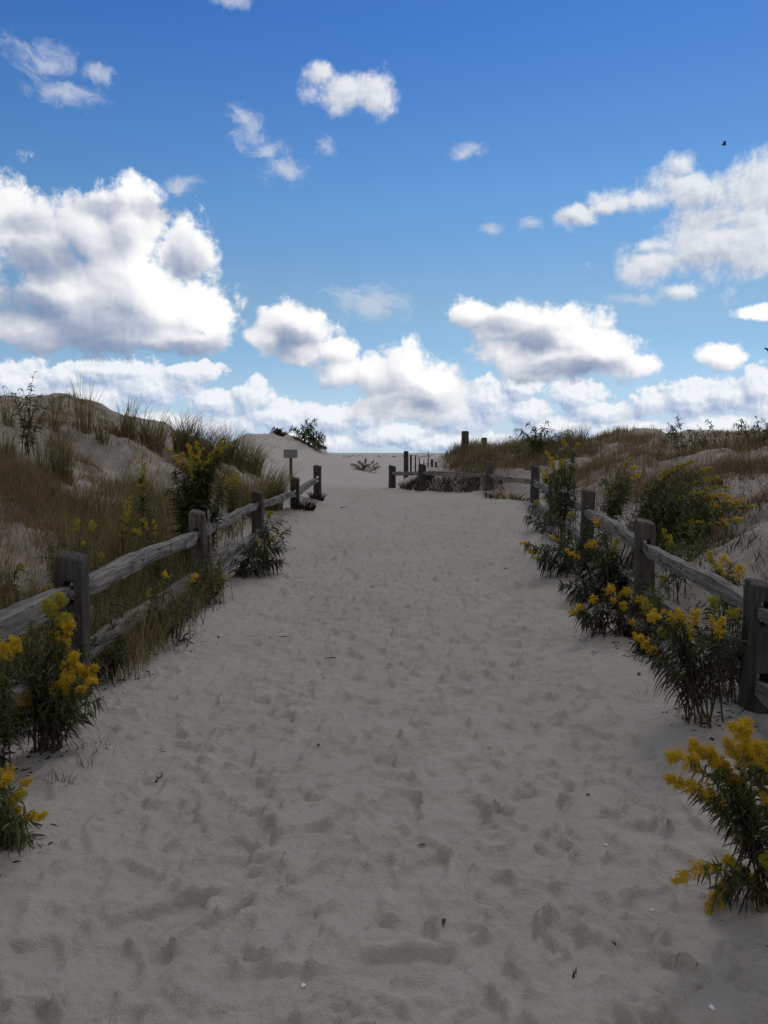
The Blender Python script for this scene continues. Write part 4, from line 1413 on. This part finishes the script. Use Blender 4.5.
def dl(x, y, a, b, soft=.6):
    t = left_x(y) - x
    return sst(t, a, a + soft) * (1 - sst(t, b - soft, b))


def dr(x, y, a, b, soft=.6):
    t = x - right_x(y)
    return sst(t, a, a + soft) * (1 - sst(t, b - soft, b))


field('russet_grass', 'band of short russet grass across the lower left dune', (-7.5, -2.3, 7.0, 11.2), 32000, (.12, .34), 'grass_brown', 61, .45, .0042,
      lambda x, y: dl(x, y, .55, 6.5) * np.clip(.62 + 1.3 * fbm(x * .8, y * .9 + 4, 3), 0.12, 1) * sst(y, 7.0, 8.0) * (1 - sst(y, 10.2, 11.2)), 'grass_tan')
field('tall_dry_grass', 'tall tan grass close behind the left fence', (-3.3, -2.05, 4.9, 9.5), 3600, (.40, .95), 'grass_tan', 62, .18, .0042,
      lambda x, y: dl(x, y, .12, 1.1, .3) * np.clip(.5 + 1.5 * fbm(x * 1.1 + 8, y * .8, 2), 0, 1), 'grass_green', .4)
field('fence_grass', 'dry grass growing up through the left fence between its first two posts', (-2.3, -1.72, 5.2, 8.6), 1700, (.15, .62), 'grass_tan', 63, .4, .0042, None, 'grass_green', .5)
field('green_grass', 'thin green grass behind the far half of the left fence', (-4.4, -1.95, 9.2, 16), 5500, (.25, .62), 'grass_green', 64, .4, .005,
      lambda x, y: dl(x, y, .15, 2.2, .4) * np.clip(.45 + 1.5 * fbm(x + 3, y * .8, 2), 0, 1), 'grass_tan', .5)
field('crest_grass', 'sparse grass fringe along the crest of the left dune', (-12, -3, 12.5, 18.5), 8000, (.12, .34), 'grass_green', 65, .45, .005,
      lambda x, y: dl(x, y, 2.6, 9) * np.clip(.15 + 1.6 * fbm(x * .9 + 5, y * .9, 3), 0, 1), 'grass_brown', .5)
field('sparse_grass', 'thin scattered grass and weeds on the bare sand of the left dune', (-9, -2.6, 6, 15.5), 20000, (.08, .32), 'grass_brown', 66, .6, .0045,
      lambda x, y: dl(x, y, .8, 8) * np.clip(.38 + 1.6 * fbm(x * 1.4, y * 1.4 + 7, 2), 0, 1), 'grass_tan')
field('russet_crest_grass', 'dense russet grass along the crest of the right dune', (3.2, 16, 9.5, 23.5), 52000, (.12, .36), 'grass_brown', 67, .35, .0046,
      lambda x, y: sst(x - right_x(y), .5, 1.4) * sst(y - .10 * (x - 4), 9.6, 14.6) ** 1.5 * np.clip(.55 + 1.5 * fbm(x * .5, y * .6, 3), 0.1, 1), 'grass_tan', .22)
field('dark_crest_grass', 'dark tangled grass on the sand bank behind the far fence', (.4, 5.5, 20.3, 28), 8500, (.28, .70), 'grass_brown', 68, .45, .005,
      lambda x, y: sst(x - right_x(y), .15, 1.3) * sst(x - .060 * y, 0, 1.0) * np.clip(.6 + 1.3 * fbm(x * .8, y * .8 + 3, 2), .1, 1), 'grass_green', .4)
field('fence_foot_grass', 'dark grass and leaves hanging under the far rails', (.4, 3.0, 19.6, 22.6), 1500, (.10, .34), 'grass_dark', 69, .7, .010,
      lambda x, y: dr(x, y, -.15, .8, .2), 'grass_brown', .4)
field('dry_stalks', 'dead grey stalks scattered over the sand of the right dune', (2.9, 10, 5.5, 15), 26000, (.06, .34), 'grass_brown', 70, .7, .0058,
      lambda x, y: dr(x, y, .3, 8) * np.clip(.5 + 1.5 * fbm(x * 1.1 + 2, y * 1.1, 3), .03, 1), 'grass_dark', .35)
field('far_grass', 'faint dark grass line on the far dune crest', (-30, 14, 66, 86), 900, (.05, .12), 'grass_green', 71, .4, .02, None, 'grass_brown')


def litter(name, label, spots, seed):
    """dry leaves and crumbs gathered under the plants"""
    rg = np.random.default_rng(seed)
    Ps, Ls = [], []
    for (x, y, r, n) in spots:
        a, q = rg.uniform(0, 6.28, n), r * rg.uniform(0, 1, n) ** .8
        xx, yy = x + q * np.cos(a), y + q * np.sin(a)
        Ps.append(np.stack([xx, yy, ground(xx, yy) + .006], 1))
        Ls.append(rg.uniform(.012, .05, n) * (.7 + y * .03))
    P, L = np.concatenate(Ps), np.concatenate(Ls)
    a = rg.uniform(0, 6.28, len(P))
    D = unit(np.stack([np.cos(a), np.sin(a), rg.uniform(-.05, .3, len(P))], 1))
    V, q = leaves_arr(P, D, L, L * rg.uniform(.10, .2, len(P)), rg.uniform(0, .4, len(P)), .4, 3, rg.normal(0, .6, len(P)))
    o = arr_mesh(name, V, q, M['leaf_dead'])
    tag(o, label, 'leaf litter', None, 'stuff')


lit = []
for o in list(COL.objects):
    if o.type == 'EMPTY' and o.get('category') == 'goldenrod':
        lit.append((o.location.x, o.location.y, .2 + .02 * o.location.y, 90))
for t in np.linspace(0, 1, 26):
    y = 3 + 15 * t
    lit.append((float(left_x(y)) + .0, y, .4, 40))
    lit.append((float(right_x(y)) - .05, y, .4, 36))
litter('leaf_litter', 'dark dry leaves and crumbs gathered along the foot of both fences', lit, 77)


# ------------------------------------------------------------------ birds
def bird(label, loc, span, rz, dihedral, bank):
    body = MB()
    L = span * .48
    body.tube([(0, -L * .5, 0), (0, -L * .36, .01 * span), (0, -L * .1, 0), (0, L * .2, 0), (0, L * .38, .02 * span), (0, L * .47, .025 * span), (0, L * .56, .01 * span)],
              [(.035 * span, .006 * span), (.03 * span, .02 * span), (.055 * span, .05 * span), (.06 * span, .055 * span), (.035 * span, .035 * span), (.03 * span, .03 * span), .004 * span], 8)
    r = body.build('bird', M['bird'], smooth=True, loc=loc)
    r.rotation_euler = (bank, 0, rz)
    tag(r, label, 'bird')
    for s in (-1, 1):
        w = MB()
        vs, fs = [], []
        prof = [(0.0, .12, -.12, 0), (.2, .14, -.11, .5), (.34, .17, -.06, .8), (.5, .06, -.09, .95)]
        for (u, f, b, zz) in prof:
            z = span * .5 * math.sin(dihedral) * zz * (1 if u < .35 else .75)
            th = .012 * span * (1 - u)
            for dz in (th, -th):
                vs += [(s * u * span * math.cos(dihedral * .6), f * span, z + dz), (s * u * span * math.cos(dihedral * .6), b * span, z + dz * .3)]
        for i in range(3):
            o = i * 4
            fs += [(o, o + 1, o + 5, o + 4), (o + 2, o + 6, o + 7, o + 3), (o, o + 4, o + 6, o + 2), (o + 1, o + 3, o + 7, o + 5)]
        fs.append((12, 13, 15, 14))
        w.add(vs, fs)
        w.build('wing', M['bird'], r, True)
    return r


M['bird'], _, _ = material('bird_plumage', (.03, .03, .035), .7, .2)
bird('tiny dark bird flying high in the blue above the right cloud', ray(724, 145, 70), .9, 1.35, .5, .25)
bird('dark bird in flight half cut by the right edge above the crest', ray(770.5, 352, 45), .95, .15, .62, .0)

# ------------------------------------------------------------------ bits lying on the sand
def on_sand(px, py):
    d = px_dir(px, py)
    t = 1.0
    for _ in range(30):
        p = Vector((0, 0, CAMZ)) + d * t
        t += (p.z - gz(p.x, p.y)) / max(.15, -d.z + .02)
    p = Vector((0, 0, CAMZ)) + d * t
    j = int(np.clip(np.searchsorted(xs, p.x), 1, len(xs) - 2))
    i = int(np.clip(np.searchsorted(ys, p.y), 1, len(ys) - 2))
    p.z = float(Zg[i, j])
    return p


M['shell'], _, _ = material('shell', (.72, .70, .66), .5, .4)
M['pebble'], _, _ = material('pebble', (.06, .055, .05), .7, .3)
for k, (px, py, s, kind, lab) in enumerate((
        (319, 747, .022, 'leaf', 'dark dead leaf on the sand in the middle of the path'),
        (402, 864, .012, 'pebble', 'small black pebble in a footprint near the middle of the path'),
        (421, 846, .020, 'leaf', 'thin dark leaf beside the black pebble on the path'),
        (443, 927, .022, 'leaf', 'slender dark leaf on the sand below the black pebble'),
        (303, 979, .010, 'shell', 'white shell fragment low in the middle of the path'),
        (606, 844, .009, 'shell', 'white shell bit on the sand left of the nearest right goldenrod'),
        (652, 908, .010, 'shell', 'pale shell fragment near the foot of the nearest right goldenrod'),
        (712, 1012, .012, 'shell', 'pale shell at the bottom right corner of the sand'),
        (160, 779, .045, 'twig', 'short dark twig on the sand right of the nearest left goldenrod'),
        (164, 755, .014, 'leaf', 'curled dark leaf on the sand above the short twig'),
        (588, 797, .011, 'pebble', 'tiny dark pebble on the smooth right side of the path'),
        (614, 948, .014, 'leaf', 'dark seed husk on the sand at the lower right'),
        (575, 975, .014, 'twig', 'tiny twig stub standing in the sand at the lower right'),
        (121, 994, .016, 'leaf', 'dark flake on the sand at the lower left'),
        (286, 890, .010, 'pebble', 'small dark speck of stone left of the middle of the path'),
        (640, 675, .035, 'leaf', 'dry dark leaf on the sand below the low right goldenrod'),
        (594, 655, .030, 'leaf', 'dark leaf scrap on the sand left of the low right goldenrod'),
        (345, 508, .20, 'twig', 'long thin stick lying on the sand near the end of the left fence'),
        (284, 637, .06, 'twig', 'short twig on the sand below the spilling left goldenrod'),
        (330, 662, .05, 'twig', 'bent twig on the left half of the path'),
        (373, 587, .05, 'leaf', 'dark leaf far up the middle of the path'),
        (505, 570, .04, 'leaf', 'small dark scrap on the sand left of the leaning right goldenrod'))):
    p = on_sand(px, py)
    rr = random.Random(k * 7 + 3)
    if kind == 'leaf':
        V, q = leaves_arr(np.array([[-s, 0, .004]]), np.array([[.97, .1, .2]]), np.array([2.0 * s]), np.array([s * .34]), np.array([.18]), .5)
        o = arr_mesh('dead_leaf', V, q, M['leaf_dead'], loc=p)
        c = 'leaf'
    elif kind == 'twig':
        mb = MB()
        mb.tube([(-s, 0, .003), (-s * .3, s * .12, .010), (s * .3, -.05 * s, .008), (s, s * .2, .02)], [.0028 + s * .02, .003 + s * .02, .0025 + s * .015, .0015], 6)
        mb.tube([(-s * .3, s * .12, .010), (-.05 * s, s * .4, .02)], [.002 + s * .012, .001], 5)
        o = mb.build('twig', M['leaf_dead'], smooth=True, loc=p)
        c = 'twig'
    else:
        bm = bmesh.new()
        bmesh.ops.create_icosphere(bm, subdivisions=2, radius=s)
        for v in bm.verts:
            v.co *= 1 + .35 * mnoise.noise(v.co * (1.2 / s) + Vector((k, 0, 0)))
            v.co.z *= .5
        if kind == 'shell':
            for v in bm.verts:
                if v.co.z < 0:
                    v.co.z *= .2
                v.co.x *= .7
        me = bpy.data.meshes.new(kind)
        bm.to_mesh(me)
        bm.free()
        me.materials.append(M[kind])
        o = bpy.data.objects.new('shell_fragment' if kind == 'shell' else 'pebble', me)
        COL.objects.link(o)
        o.location = p + Vector((0, 0, s * .2))
        c = 'shell' if kind == 'shell' else 'pebble'
    o.rotation_euler = (0, 0, rr.uniform(0, 6.28) if px != 345 else 1.1)
    tag(o, lab, c)
